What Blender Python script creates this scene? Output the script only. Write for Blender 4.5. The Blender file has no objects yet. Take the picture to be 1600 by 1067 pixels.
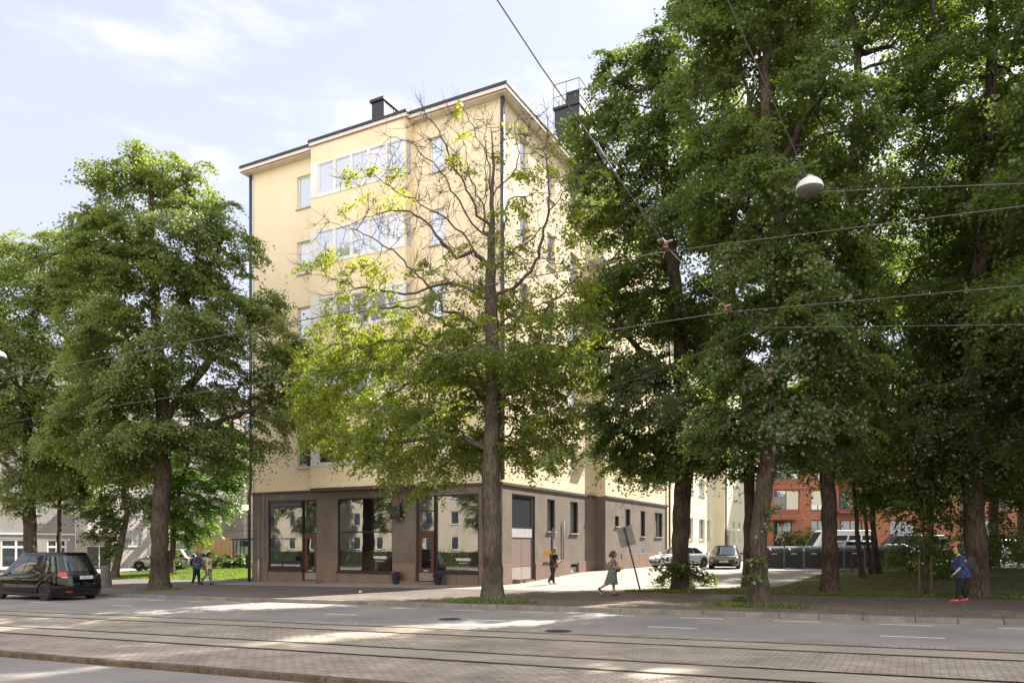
import bpy, bmesh, math, random
import numpy as np
from mathutils import Vector, Matrix, noise as mnoise
R = math.radians
scene = bpy.context.scene
COL = scene.collection

# ------------------------------------------------------------------ camera
cam_d = bpy.data.cameras.new("camera"); cam = bpy.data.objects.new("camera", cam_d); COL.objects.link(cam)
cam.location = (0, 0, 1.72); cam.rotation_euler = (R(90), 0, 0)
cam_d.sensor_width = 36; cam_d.lens = 26.82; cam_d.shift_y = (850 - 533.5) / 1600
cam_d.clip_start = .1; cam_d.clip_end = 3000
scene.camera = cam
# ------------------------------------------------------------------ light
SUN_EL, SUN_V = 42.0, (.72, .694)
SUN_AZ = math.atan2(SUN_V[0], SUN_V[1])           # clockwise from +Y
w = bpy.data.worlds.new("World"); scene.world = w; w.use_nodes = True
nt = w.node_tree; nt.nodes.clear()
def wn(t, **k):
    n = nt.nodes.new(t)
    for a, b in k.items(): setattr(n, a, b)
    return n
sky = wn('ShaderNodeTexSky', sky_type='NISHITA', sun_disc=False, sun_elevation=R(SUN_EL), sun_rotation=SUN_AZ, air_density=1.0, dust_density=1.6, ozone_density=1.0)
tc = wn('ShaderNodeTexCoord'); mp = wn('ShaderNodeMapping'); mp.inputs['Scale'].default_value = (1, 1, 3.2); mp.inputs['Location'].default_value = (3.1, 1.7, .4)
cn = wn('ShaderNodeTexNoise'); cn.inputs['Scale'].default_value = 2.6; cn.inputs['Detail'].default_value = 9; cn.inputs['Roughness'].default_value = .58
cr = wn('ShaderNodeMapRange'); cr.inputs[1].default_value = .50; cr.inputs[2].default_value = .72; cr.inputs[3].default_value = 0; cr.inputs[4].default_value = .7; cr.interpolation_type = 'SMOOTHSTEP'
sep = wn('ShaderNodeSeparateXYZ')
hz = wn('ShaderNodeMapRange'); hz.inputs[1].default_value = .75; hz.inputs[2].default_value = .05; hz.inputs[3].default_value = .6; hz.inputs[4].default_value = .9
mx1 = wn('ShaderNodeMixRGB'); mx1.inputs['Color2'].default_value = (5.0, 5.2, 6.3, 1)     # thin high haze
mx2 = wn('ShaderNodeMixRGB'); mx2.inputs['Color2'].default_value = (7.6, 7.5, 7.8, 1)   # cloud
bg = wn('ShaderNodeBackground'); bg.inputs['Strength'].default_value = .06
wo = wn('ShaderNodeOutputWorld'); L = nt.links.new
L(tc.outputs['Generated'], mp.inputs[0]); L(mp.outputs[0], cn.inputs['Vector']); L(cn.outputs[0], cr.inputs[0])
L(tc.outputs['Generated'], sep.inputs[0]); L(sep.outputs[2], hz.inputs[0])
L(sky.outputs[0], mx1.inputs['Color1']); L(hz.outputs[0], mx1.inputs['Fac'])
L(mx1.outputs[0], mx2.inputs['Color1']); L(cr.outputs[0], mx2.inputs['Fac'])
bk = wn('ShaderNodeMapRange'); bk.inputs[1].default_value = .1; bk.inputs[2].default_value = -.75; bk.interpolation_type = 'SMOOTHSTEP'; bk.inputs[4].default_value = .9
mx3 = wn('ShaderNodeMixRGB'); mx3.inputs['Color2'].default_value = (15.5, 15.2, 15.2, 1)   # brighter sky added behind the camera, unseen, to fill the shaded facade
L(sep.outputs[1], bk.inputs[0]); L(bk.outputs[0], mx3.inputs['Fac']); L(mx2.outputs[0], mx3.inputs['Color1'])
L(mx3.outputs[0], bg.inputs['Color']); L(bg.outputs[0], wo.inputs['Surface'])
sl = bpy.data.lights.new("sun", 'SUN'); sun = bpy.data.objects.new("sun", sl); COL.objects.link(sun)
sl.energy = 5.0; sl.angle = R(.53); sl.color = (1, .93, .82)
sd = Vector((SUN_V[0]*math.cos(R(SUN_EL)), SUN_V[1]*math.cos(R(SUN_EL)), math.sin(R(SUN_EL)))).normalized()
sun.rotation_euler = sd.to_track_quat('Z', 'Y').to_euler(); sun.location = sd * 100
scene.view_settings.view_transform = 'Standard'; scene.view_settings.look = 'None'
scene.view_settings.exposure = 1.68; scene.view_settings.gamma = 1
try:
    scene.cycles.max_bounces = 8; scene.cycles.diffuse_bounces = 4; scene.cycles.transparent_max_bounces = 16
    scene.cycles.use_denoising = True; scene.cycles.sample_clamp_indirect = 6
except Exception: pass

# ------------------------------------------------------------------ street frame: u along the street (right), v away from the street, origin at the building corner
FX, FY = -.45, 35.8; UX, UY = .8845, -.4665; VX, VY = .4666, .8844
ANG = math.atan2(UY, UX)
def W2(u, v): return (FX+UX*u+VX*v, FY+UY*u+VY*v)
def UV(x, y): return ((x-FX)*UX+(y-FY)*UY, (x-FX)*VX+(y-FY)*VY)
def smooth(t): t = np.clip(t, 0, 1); return t*t*(3-2*t)
def gz(u, v): return -.012*(17.1-np.clip(u, -70, 60)) + .33*smooth(np.asarray(v)/12.)
def GP(px, py, off=0):             # ground point seen at a place of the photo -> x, y, z
    r = (px-800)/1192; k = (py-850)/1192; d = 20.
    for _ in range(60):
        u, v = UV(r*d, d); d = .5*d+.5*(1.72-float(gz(u, v))-off)/k
    u, v = UV(r*d, d)
    return Vector((r*d, d, float(gz(u, v))+off))
rnd = random.Random(7)

# ------------------------------------------------------------------ materials
def newmat(name):
    m = bpy.data.materials.new(name); m.use_nodes = True; return m, m.node_tree, m.node_tree.nodes['Principled BSDF']
def mat(name, col, rough=.7, metal=0, spec=.5, var=.0, scale=4., col2=None, bump=0., bscale=40., detail=6, stretch=(1,1,1), ramp=(.35,.65), coat=0, obj=False, em=0):
    """plain or noise-mottled principled material"""
    m, t, b = newmat(name)
    c = tuple(col)+(1,)
    b.inputs['Base Color'].default_value = c; b.inputs['Roughness'].default_value = rough; b.inputs['Metallic'].default_value = metal
    b.inputs['Specular IOR Level'].default_value = spec; b.inputs['Coat Weight'].default_value = coat
    if em:
        b.inputs['Emission Color'].default_value = c; b.inputs['Emission Strength'].default_value = em
    if var or col2 or bump:
        g = t.nodes.new('ShaderNodeTexCoord'); mpn = t.nodes.new('ShaderNodeMapping'); mpn.inputs['Scale'].default_value = stretch
        t.links.new(g.outputs['Object'], mpn.inputs[0])
    if var or col2:
        if col2 is None: col2 = tuple(x*(1-var) for x in col)
        n = t.nodes.new('ShaderNodeTexNoise'); n.inputs['Scale'].default_value = scale; n.inputs['Detail'].default_value = detail; n.inputs['Roughness'].default_value = .62
        t.links.new(mpn.outputs[0], n.inputs['Vector'])
        r = t.nodes.new('ShaderNodeValToRGB'); r.color_ramp.elements[0].position = ramp[0]; r.color_ramp.elements[1].position = ramp[1]
        r.color_ramp.elements[0].color = tuple(col2)+(1,); r.color_ramp.elements[1].color = c
        t.links.new(n.outputs[0], r.inputs[0]); t.links.new(r.outputs[0], b.inputs['Base Color'])
    if bump:
        n2 = t.nodes.new('ShaderNodeTexNoise'); n2.inputs['Scale'].default_value = bscale; n2.inputs['Detail'].default_value = 5
        bp = t.nodes.new('ShaderNodeBump'); bp.inputs['Strength'].default_value = bump; bp.inputs['Distance'].default_value = .02
        t.links.new(mpn.outputs[0], n2.inputs['Vector']); t.links.new(n2.outputs[0], bp.inputs['Height']); t.links.new(bp.outputs[0], b.inputs['Normal'])
    return m
def speckle(m, dark, scale=220., amt=.5, size=.5):
    """adds fine mineral grain to an existing material's base colour"""
    t = m.node_tree; b = t.nodes['Principled BSDF']; inp = b.inputs['Base Color']
    g = t.nodes.new('ShaderNodeTexCoord'); n = t.nodes.new('ShaderNodeTexNoise'); n.inputs['Scale'].default_value = scale; n.inputs['Detail'].default_value = 2
    r = t.nodes.new('ShaderNodeMapRange'); r.inputs[1].default_value = size; r.inputs[2].default_value = size+.14; r.inputs[4].default_value = amt
    mx = t.nodes.new('ShaderNodeMixRGB'); mx.inputs['Color2'].default_value = tuple(dark)+(1,)
    if inp.links: t.links.new(inp.links[0].from_socket, mx.inputs['Color1'])
    else: mx.inputs['Color1'].default_value = inp.default_value
    t.links.new(g.outputs['Object'], n.inputs['Vector']); t.links.new(n.outputs[0], r.inputs[0]); t.links.new(r.outputs[0], mx.inputs['Fac']); t.links.new(mx.outputs[0], inp)
    return m
def streaks(m, amt=.22, sx=1.6):
    """rain streaks and blotches: noise drawn out along the vertical, multiplied into the colour"""
    t = m.node_tree; b = t.nodes['Principled BSDF']; inp = b.inputs['Base Color']; src = inp.links[0].from_socket
    g = t.nodes.new('ShaderNodeTexCoord'); last = src
    for sc, lo in (((sx*2.2, sx*2.2, .09), .5), ((.35, .35, .5), .45)):
        mp_ = t.nodes.new('ShaderNodeMapping'); mp_.inputs['Scale'].default_value = sc; n = t.nodes.new('ShaderNodeTexNoise'); n.inputs['Scale'].default_value = 1.3; n.inputs['Detail'].default_value = 6; n.inputs['Roughness'].default_value = .65
        r = t.nodes.new('ShaderNodeMapRange'); r.inputs[1].default_value = lo; r.inputs[2].default_value = lo+.25; r.inputs[3].default_value = 1; r.inputs[4].default_value = 1-amt
        mu = t.nodes.new('ShaderNodeMixRGB'); mu.blend_type = 'MULTIPLY'; mu.inputs[0].default_value = 1
        t.links.new(g.outputs['Object'], mp_.inputs[0]); t.links.new(mp_.outputs[0], n.inputs['Vector']); t.links.new(n.outputs[0], r.inputs[0]); t.links.new(last, mu.inputs[1]); t.links.new(r.outputs[0], mu.inputs[2]); last = mu.outputs[0]
    t.links.new(last, inp); return m
def glass(name, tint=(.02,.025,.03), refl=.16, thru=0., rough=.005):
    """window pane: see-through tinted glass under a mirror coat"""
    m, t, b = newmat(name); o = t.nodes['Material Output']; t.nodes.remove(b)
    gl = t.nodes.new('ShaderNodeBsdfGlossy'); gl.inputs['Roughness'].default_value = rough; gl.inputs['Color'].default_value = (.93,.96,1,1)
    tr = t.nodes.new('ShaderNodeBsdfTransparent'); tr.inputs['Color'].default_value = (.8,.86,.84,1)
    df = t.nodes.new('ShaderNodeBsdfDiffuse'); df.inputs['Color'].default_value = tuple(tint)+(1,)
    m1 = t.nodes.new('ShaderNodeMixShader'); m1.inputs[0].default_value = thru
    t.links.new(df.outputs[0], m1.inputs[1]); t.links.new(tr.outputs[0], m1.inputs[2])
    fr = t.nodes.new('ShaderNodeFresnel'); ge = t.nodes.new('ShaderNodeNewGeometry'); io = t.nodes.new('ShaderNodeMapRange'); io.inputs[3].default_value = 1.5; io.inputs[4].default_value = 1/1.5
    t.links.new(ge.outputs['Backfacing'], io.inputs[0]); t.links.new(io.outputs[0], fr.inputs['IOR'])          # same reflection from either face of the pane
    ad = t.nodes.new('ShaderNodeMath'); ad.operation = 'ADD'; ad.use_clamp = True; ad.inputs[1].default_value = refl
    t.links.new(fr.outputs[0], ad.inputs[0])
    m2 = t.nodes.new('ShaderNodeMixShader'); t.links.new(ad.outputs[0], m2.inputs[0]); t.links.new(m1.outputs[0], m2.inputs[1]); t.links.new(gl.outputs[0], m2.inputs[2])
    # slight unevenness of old panes
    g = t.nodes.new('ShaderNodeTexCoord'); n = t.nodes.new('ShaderNodeTexNoise'); n.inputs['Scale'].default_value = .7; bp = t.nodes.new('ShaderNodeBump'); bp.inputs['Strength'].default_value = .06; bp.inputs['Distance'].default_value = .02
    t.links.new(g.outputs['Object'], n.inputs['Vector']); t.links.new(n.outputs[0], bp.inputs['Height']); t.links.new(bp.outputs[0], gl.inputs['Normal'])
    t.links.new(m2.outputs[0], o.inputs[0]); return m
def leafmat(name, front, back, trans=.45, gloss=.07):
    m, t, b = newmat(name); o = t.nodes['Material Output']; t.nodes.remove(b)
    at = t.nodes.new('ShaderNodeAttribute'); at.attribute_name = 'tone'
    def rampn(c):
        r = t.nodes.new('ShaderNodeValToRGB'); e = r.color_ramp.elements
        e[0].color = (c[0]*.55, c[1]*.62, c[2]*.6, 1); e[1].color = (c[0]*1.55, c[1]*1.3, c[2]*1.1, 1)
        t.links.new(at.outputs['Fac'], r.inputs[0]); return r.outputs[0]
    df = t.nodes.new('ShaderNodeBsdfDiffuse'); t.links.new(rampn(front), df.inputs[0])
    tr = t.nodes.new('ShaderNodeBsdfTranslucent'); t.links.new(rampn(back), tr.inputs[0])
    gl = t.nodes.new('ShaderNodeBsdfGlossy'); gl.inputs['Roughness'].default_value = .42; gl.inputs['Color'].default_value = (.9,.95,.85,1)
    a = t.nodes.new('ShaderNodeMixShader'); a.inputs[0].default_value = trans; t.links.new(df.outputs[0], a.inputs[1]); t.links.new(tr.outputs[0], a.inputs[2])
    c = t.nodes.new('ShaderNodeMixShader'); c.inputs[0].default_value = gloss; t.links.new(a.outputs[0], c.inputs[1]); t.links.new(gl.outputs[0], c.inputs[2])
    t.links.new(c.outputs[0], o.inputs[0]); return m

# ------------------------------------------------------------------ mesh helpers
class MB:
    def __init__(s): s.v = []; s.f = []
    def add(s, vs, fs):
        k = len(s.v); s.v += [tuple(map(float, p)) for p in vs]; s.f += [tuple(i+k for i in f) for f in fs]; return s
    def quad(s, a, b, c, d): return s.add([a,b,c,d], [(0,1,2,3)])
    def box(s, x0, x1, y0, y1, z0, z1):
        return s.add([(x0,y0,z0),(x1,y0,z0),(x1,y1,z0),(x0,y1,z0),(x0,y0,z1),(x1,y0,z1),(x1,y1,z1),(x0,y1,z1)],
                     [(0,3,2,1),(4,5,6,7),(0,1,5,4),(1,2,6,5),(2,3,7,6),(3,0,4,7)])
    def prism(s, poly, axis, a, b):
        """polygon extruded along axis 0/1/2 from a to b; poly holds the two other coordinates in order"""
        def P(p, t):
            q = list(p); q.insert(axis, t); return q
        n = len(poly); vs = [P(p, a) for p in poly]+[P(p, b) for p in poly]
        return s.add(vs, [tuple(range(n))[::-1], tuple(range(n, 2*n))]+[(i, (i+1)%n, n+(i+1)%n, n+i) for i in range(n)])
    def tube(s, pts, rad, n=8, cap=True, sq=1.):
        pts = [Vector(p) for p in pts]; m = len(pts)
        if not hasattr(rad, '__len__'): rad = [rad]*m
        t0 = (pts[1]-pts[0]).normalized(); ref = Vector((0,0,1)) if abs(t0.z) < .9 else Vector((1,0,0))
        a = t0.cross(ref).normalized(); vs = []
        for i in range(m):
            t = (pts[min(i+1,m-1)]-pts[max(i-1,0)]).normalized()
            a = (a-t*a.dot(t)); a = a.normalized() if a.length > 1e-6 else t.orthogonal().normalized(); b = t.cross(a)
            for k in range(n):
                g = 2*math.pi*k/n; vs.append(pts[i]+a*math.cos(g)*rad[i]+b*math.sin(g)*rad[i]*sq)
        fs = [(i*n+k, i*n+(k+1)%n, (i+1)*n+(k+1)%n, (i+1)*n+k) for i in range(m-1) for k in range(n)]
        if cap: fs += [tuple(range(n))[::-1], tuple(range((m-1)*n, m*n))]
        return s.add(vs, fs)
    def lathe(s, prof, n=24, c=(0,0,0), axis='z'):
        vs = []
        for r, h in prof:
            for k in range(n):
                g = 2*math.pi*k/n; x, y = r*math.cos(g), r*math.sin(g)
                p = (x, y, h) if axis == 'z' else ((x, h, y) if axis == 'y' else (h, x, y))
                vs.append((p[0]+c[0], p[1]+c[1], p[2]+c[2]))
        m = len(prof)
        fs = [(i*n+k, i*n+(k+1)%n, (i+1)*n+(k+1)%n, (i+1)*n+k) for i in range(m-1) for k in range(n)]
        fs += [tuple(range(n))[::-1], tuple(range((m-1)*n, m*n))]
        return s.add(vs, fs)
    def ball(s, c, r, n=12, m=8):
        if not hasattr(r, '__len__'): r = (r, r, r)
        vs = [(c[0]+r[0]*math.sin(math.pi*i/m)*math.cos(2*math.pi*k/n), c[1]+r[1]*math.sin(math.pi*i/m)*math.sin(2*math.pi*k/n), c[2]+r[2]*math.cos(math.pi*i/m)) for i in range(m+1) for k in range(n)]
        return s.add(vs, [(i*n+k, (i+1)*n+k, (i+1)*n+(k+1)%n, i*n+(k+1)%n) for i in range(m) for k in range(n)])
    def build(s, name, material, parent=None, smooth=False, bevel=0, loc=None, rz=0, remesh=0):
        me = bpy.data.meshes.new(name); me.from_pydata(s.v, [], s.f); me.update()
        bm = bmesh.new(); bm.from_mesh(me); bmesh.ops.remove_doubles(bm, verts=bm.verts, dist=1e-5); bmesh.ops.recalc_face_normals(bm, faces=bm.faces); bm.to_mesh(me); bm.free()
        return link(name, me, material, parent, smooth, bevel, loc, rz, remesh)
def link(name, me, material, parent=None, smooth=False, bevel=0, loc=None, rz=0, remesh=0):
    o = bpy.data.objects.new(name, me); COL.objects.link(o)
    if material: me.materials.append(material)
    if smooth or remesh:
        me.polygons.foreach_set('use_smooth', [True]*len(me.polygons))
    if remesh:
        md = o.modifiers.new('skin', 'REMESH'); md.mode = 'VOXEL'; md.voxel_size = remesh; md.use_smooth_shade = True
        sm_ = o.modifiers.new('soft', 'SMOOTH'); sm_.factor = .5; sm_.iterations = 2
    if bevel:
        md = o.modifiers.new('edge', 'BEVEL'); md.width = bevel; md.segments = 2; md.limit_method = 'ANGLE'; md.angle_limit = R(40)
    if parent: o.parent = parent
    if loc is not None: o.location = loc
    if rz: o.rotation_euler = (0,0,rz)
    return o
def tag(o, label=None, cat=None, group=None, kind=None):
    if label: o['label'] = label
    if cat: o['category'] = cat
    if group: o['group'] = group
    if kind: o['kind'] = kind
    return o
def thing(name, label, cat, loc=(0,0,0), rz=0, group=None):
    o = bpy.data.objects.new(name, None); COL.objects.link(o); o.empty_display_size = .3
    o.location = loc; o.rotation_euler = (0,0,rz); return tag(o, label, cat, group)
def copy_tree(o, parent=None):
    c = o.copy(); COL.objects.link(c)
    if parent: c.parent = parent
    for ch in list(o.children): copy_tree(ch, c)
    return c
def at(u, v, dz=0): x, y = W2(u, v); return (x, y, float(gz(u, v))+dz)
def text_mesh(s, size, name, material, parent, M, depth=.004, bold=0.):
    cu = bpy.data.curves.new(name, 'FONT'); cu.body = s; cu.size = size; cu.extrude = depth; cu.align_x = 'CENTER'; cu.offset = bold
    to = bpy.data.objects.new(name, cu); COL.objects.link(to); bpy.context.view_layer.update()
    me = bpy.data.meshes.new_from_object(to.evaluated_get(bpy.context.evaluated_depsgraph_get())); bpy.data.objects.remove(to)
    me.transform(M); return link(name, me, material, parent)

# ------------------------------------------------------------------ ground
def sheet(name, u0, u1, va, vb, off, material, du=1., dv=1., kind='structure', zadd=None):
    """ground-following strip between v = va(u) and v = vb(u)"""
    fa = va if callable(va) else (lambda u: va); fb = vb if callable(vb) else (lambda u: vb)
    us = np.linspace(u0, u1, max(2, int((u1-u0)/du)+1)); n = max(2, int(max(abs(fb(u)-fa(u)) for u in us)/dv)+1)
    vs = []
    for u in us:
        for t in np.linspace(0, 1, n):
            v = fa(u)*(1-t)+fb(u)*t; x, y = W2(u, v); vs.append((x, y, float(gz(u, v))+off+(zadd(u, v) if zadd else 0)))
    fs = [(i*n+j, (i+1)*n+j, (i+1)*n+j+1, i*n+j+1) for i in range(len(us)-1) for j in range(n-1)]
    o = MB().add(vs, fs).build(name, material, smooth=True); return tag(o, kind=kind)
M_asph = speckle(mat('asphalt', (.27,.25,.235), .85, var=.35, scale=.35, bump=.5, bscale=90, detail=8), (.42,.40,.37), 70, .55, .52)
M_asph_yard = speckle(mat('yard asphalt', (.27,.25,.23), .9, var=.22, scale=.6, bump=.3, bscale=60), (.34,.32,.30), 60, .5, .55)
M_asph_old = speckle(mat('old asphalt', (.125,.115,.11), .88, var=.4, scale=.5, bump=.5, bscale=80), (.19,.175,.16), 60, .5, .52)
M_path = speckle(mat('reddish path asphalt', (.12,.09,.08), .9, var=.35, scale=.8, bump=.4, bscale=70), (.15,.11,.09), 60, .5, .55)
M_soil = mat('bare soil', (.07,.05,.035), 1, col2=(.035,.045,.018), scale=1.3, bump=.6, bscale=20)
M_kerb = speckle(mat('granite kerb', (.25,.225,.20), .85, var=.4, scale=2.2, bump=.3, bscale=50), (.09,.085,.08), 90, .5)
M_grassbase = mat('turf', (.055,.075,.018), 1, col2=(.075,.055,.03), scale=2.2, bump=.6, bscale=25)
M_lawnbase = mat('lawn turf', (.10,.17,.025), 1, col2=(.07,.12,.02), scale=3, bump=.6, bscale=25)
M_rail = mat('rail steel', (.16,.13,.11), .30, metal=.9, var=.3, scale=6)
M_groove = mat('dark rail groove', (.012,.011,.01), .9)  # flat near-black strip laid where the rail groove runs
M_slab = speckle(mat('track slab concrete', (.38,.33,.26), .85, col2=(.27,.235,.185), scale=.9, bump=.4, bscale=50, stretch=(.5,1.5,1)), (.20,.17,.14), 60, .4, .5)
def paver_mat(name, c1, c2, mortar, w=.24, h=.13, rot=0):
    m, t, b = newmat(name); b.inputs['Roughness'].default_value = .88
    g = t.nodes.new('ShaderNodeTexCoord'); mpn = t.nodes.new('ShaderNodeMapping'); mpn.inputs['Rotation'].default_value = (0,0,rot)
    br = t.nodes.new('ShaderNodeTexBrick'); br.inputs['Scale'].default_value = 1; br.inputs['Brick Width'].default_value = w; br.inputs['Row Height'].default_value = h
    br.inputs['Mortar Size'].default_value = .011; br.inputs['Mortar Smooth'].default_value = .3; br.inputs['Color1'].default_value = tuple(c1)+(1,); br.inputs['Color2'].default_value = tuple(c2)+(1,); br.inputs['Mortar'].default_value = tuple(mortar)+(1,)
    n = t.nodes.new('ShaderNodeTexNoise'); n.inputs['Scale'].default_value = .8; n.inputs['Detail'].default_value = 8; n.inputs['Roughness'].default_value = .7
    r = t.nodes.new('ShaderNodeMapRange'); r.inputs[1].default_value = .32; r.inputs[2].default_value = .68; r.inputs[3].default_value = .55; r.inputs[4].default_value = 1.2
    mu = t.nodes.new('ShaderNodeMixRGB'); mu.blend_type = 'MULTIPLY'; mu.inputs[0].default_value = 1
    t.links.new(g.outputs['Object'], mpn.inputs[0]); t.links.new(mpn.outputs[0], br.inputs['Vector']); t.links.new(g.outputs['Object'], n.inputs['Vector']); t.links.new(n.outputs[0], r.inputs[0])
    t.links.new(br.outputs[0], mu.inputs[1]); t.links.new(r.outputs[0], mu.inputs[2]); t.links.new(mu.outputs[0], b.inputs['Base Color'])
    bp = t.nodes.new('ShaderNodeBump'); bp.inputs['Strength'].default_value = .7; bp.inputs['Distance'].default_value = .012; bp.invert = True
    t.links.new(br.outputs['Fac'], bp.inputs['Height']); t.links.new(bp.outputs[0], b.inputs['Normal']); return m
M_pave_track = paver_mat('track paving blocks', (.42,.355,.29), (.34,.285,.23), (.19,.155,.125), .22, .11, -ANG)
M_pave_walk = paver_mat('pavement blocks', (.20,.155,.13), (.14,.11,.095), (.05,.042,.036), .21, .105, -ANG)

# one sheet to the horizon
us = list(np.linspace(-600, -80, 14))+list(np.linspace(-70, 70, 71))+list(np.linspace(80, 600, 14)); vs_ = list(np.linspace(-600, -70, 12))+list(np.linspace(-60, 60, 61))+list(np.linspace(70, 600, 12))
pts = [(*W2(u, v), float(gz(u, v))-.32) for u in us for v in vs_]; nv = len(vs_)
tag(MB().add(pts, [(i*nv+j, (i+1)*nv+j, (i+1)*nv+j+1, i*nv+j+1) for i in range(len(us)-1) for j in range(nv-1)]).build('ground', M_soil, smooth=True), kind='structure')
KV = -11.15
tr = lambda v0: (lambda u: v0+.04*(max(-45, min(u, 40))-11))
sheet('road', -110, 60, tr(-16.0), KV, -.12, M_asph)
sheet('tram_track_bed', -110, 60, tr(-22.8), tr(-16.0), -.116, M_pave_track)
sheet('near_road', -110, 60, -36, tr(-22.95), -.20, M_asph_yard)
for a, b in ((-20.8, -19.8), (-17.6, -16.6)):
    sheet('track_slab', -110, 60, tr(a+.09), tr(b-.05), -.110, M_slab, dv=.5)
    for r0 in (a, b):
        sheet('tram_rail', -110, 60, tr(r0-.03), tr(r0+.03), -.100, M_rail, dv=1)
        sheet('rail_groove', -110, 60, tr(r0+.034), tr(r0+.075), -.1055, M_groove, dv=1)
def kerb(name, u0, u1, vf, wdt, zt, zb, m, seg=1.0):
    mb = MB(); u = u0; rr = random.Random(3)
    while u < u1:
        L_ = seg*rr.uniform(.85, 1.2); a, b = u+.006, u+L_-.006; dz = rr.uniform(-.006, .006)
        P = lambda uu, vv, z: (*W2(uu, vv), float(gz(uu, vv))+z)
        va, vb = vf(a), vf(b)
        vs = [P(a,va,zb),P(b,vb,zb),P(b,vb+wdt,zb),P(a,va+wdt,zb),P(a,va+.02,zt+dz),P(b,vb+.02,zt+dz),P(b,vb+wdt,zt+dz),P(a,va+wdt,zt+dz)]
        mb.add(vs, [(0,3,2,1),(4,5,6,7),(0,1,5,4),(1,2,6,5),(2,3,7,6),(3,0,4,7)]); u += L_
    return tag(mb.build(name, m, bevel=.008), kind='structure')
kerb('kerb', -110, 60, lambda u: KV, .28, .008, -.3, M_kerb)
M_oldkerb = speckle(mat('dirty track kerb', (.16,.12,.08), .9, col2=(.07,.05,.032), scale=5, bump=.8, bscale=30), (.06,.045,.035), 60, .5)
kerb('track_kerb', -110, 60, tr(-22.95), .16, -.108, -.4, M_oldkerb, .9)
sheet('pavement', -60, 60, KV+.28, -8.3, 0, M_pave_walk)
sheet('footpath', -60, 60, -8.3, -3.3, 0, M_path)
sheet('side_street', -16.0, 60, -3.3, 60, 0, M_asph_yard)
sheet('shop_pavement', -37, -16.0, -3.3, 1.2, 0, M_asph_old)
M_dash = mat('worn white road paint', (.80,.79,.76), .7, col2=(.40,.385,.37), scale=14, ramp=(.3,.5))
mb = MB()
def dash(u, v, ln, wd=.11):
    P = lambda uu, vv: (*W2(uu, vv), float(gz(uu, vv))-.12+.005)
    mb.quad(P(u, v), P(u+ln, v+.015*ln), P(u+ln, v+.015*ln+wd), P(u, v+wd))
for k in range(-14, 7):
    if k in (-12,): continue
    dash(7.06+2.33*k, -11.95, 1.08)
for k in range(-10, 5): dash(6.8+2.42*k*2, -14.45, 1.15)
tag(mb.build('road_markings', M_dash), kind='structure')
M_iron = mat('cast iron', (.04,.038,.036), .6, metal=.6, bump=.5, bscale=30)
for px, py, lb in ((703, 967, 'left round dark iron manhole cover in the road asphalt'), (873, 986, 'right round manhole cover at the edge of the track paving')):
    p = GP(px, py, -.12); tag(MB().lathe([(.3, .003), (.3, .008), (.001, .008)], 20).build('manhole_cover', M_iron, loc=tuple(p)), lb, 'manhole cover')

# ------------------------------------------------------------------ buildings
M_yellow = speckle(mat('yellow stucco', (.80,.67,.455), .92, col2=(.76,.63,.42), scale=.5, bump=.35, bscale=120, ramp=(.3,.7)), (.66,.54,.36), 60, .35, .52)
streaks(M_yellow, .055, .8)
M_gran = speckle(mat('brown granite render', (.20,.16,.13), .75, var=.28, scale=.9, bump=.4, bscale=90), (.10,.075,.06), 70, .5, .5)
streaks(M_gran, .22)
M_gran2 = speckle(mat('reddish granite plinth', (.235,.155,.115), .6, var=.22, scale=1.4, bump=.15, bscale=60), (.12,.075,.055), 80, .5, .5)
M_white = mat('white painted wood', (.72,.71,.68), .5, var=.12, scale=2)
M_soffit = mat('white soffit boards', (.70,.67,.60), .7, var=.1, scale=2)
M_redtrim = mat('red brown trim', (.30,.09,.045), .6)
M_roof = mat('dark roofing sheet', (.035,.036,.045), .45, metal=.3, var=.3, scale=2)
M_pipe = mat('dark grey downpipe', (.075,.078,.09), .5, metal=.3, var=.3, scale=5)
M_black = mat('black metal', (.015,.015,.018), .45, var=.3, scale=5)
M_sill = mat('light grey sill', (.46,.46,.46), .5, var=.2, scale=5)
M_doorwood = mat('reddish brown door wood', (.10,.032,.02), .4, var=.4, scale=8, stretch=(6,6,1))
M_steel = mat('brushed steel', (.42,.40,.37), .35, metal=.9, var=.15, scale=12)
M_doorpink = mat('brownish pink door panel', (.21,.15,.135), .6, var=.15, scale=4)
M_cornice = mat('dark cornice', (.07,.05,.042), .7, var=.3, scale=4)
G_up = glass('upper window glass', (.30,.32,.36), .26)
G_up2 = glass('upper window glass with blind', (.50,.50,.50), .22)
G_dark = glass('dark window glass', (.035,.04,.045), .08)
G_shop = glass('shop window glass', (.03,.03,.03), .17, .85)
G_dim = glass('side window glass', (.04,.045,.05), -.22)
G_dim2 = glass('side shop glass', (.04,.045,.05), -.15, .8)
M_int = mat('dim shop interior', (.16,.14,.12), .8, var=.3, scale=1.5)
M_curt = mat('off white curtain', (.45,.43,.38), .9, var=.2, scale=3, stretch=(20,20,1))

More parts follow.
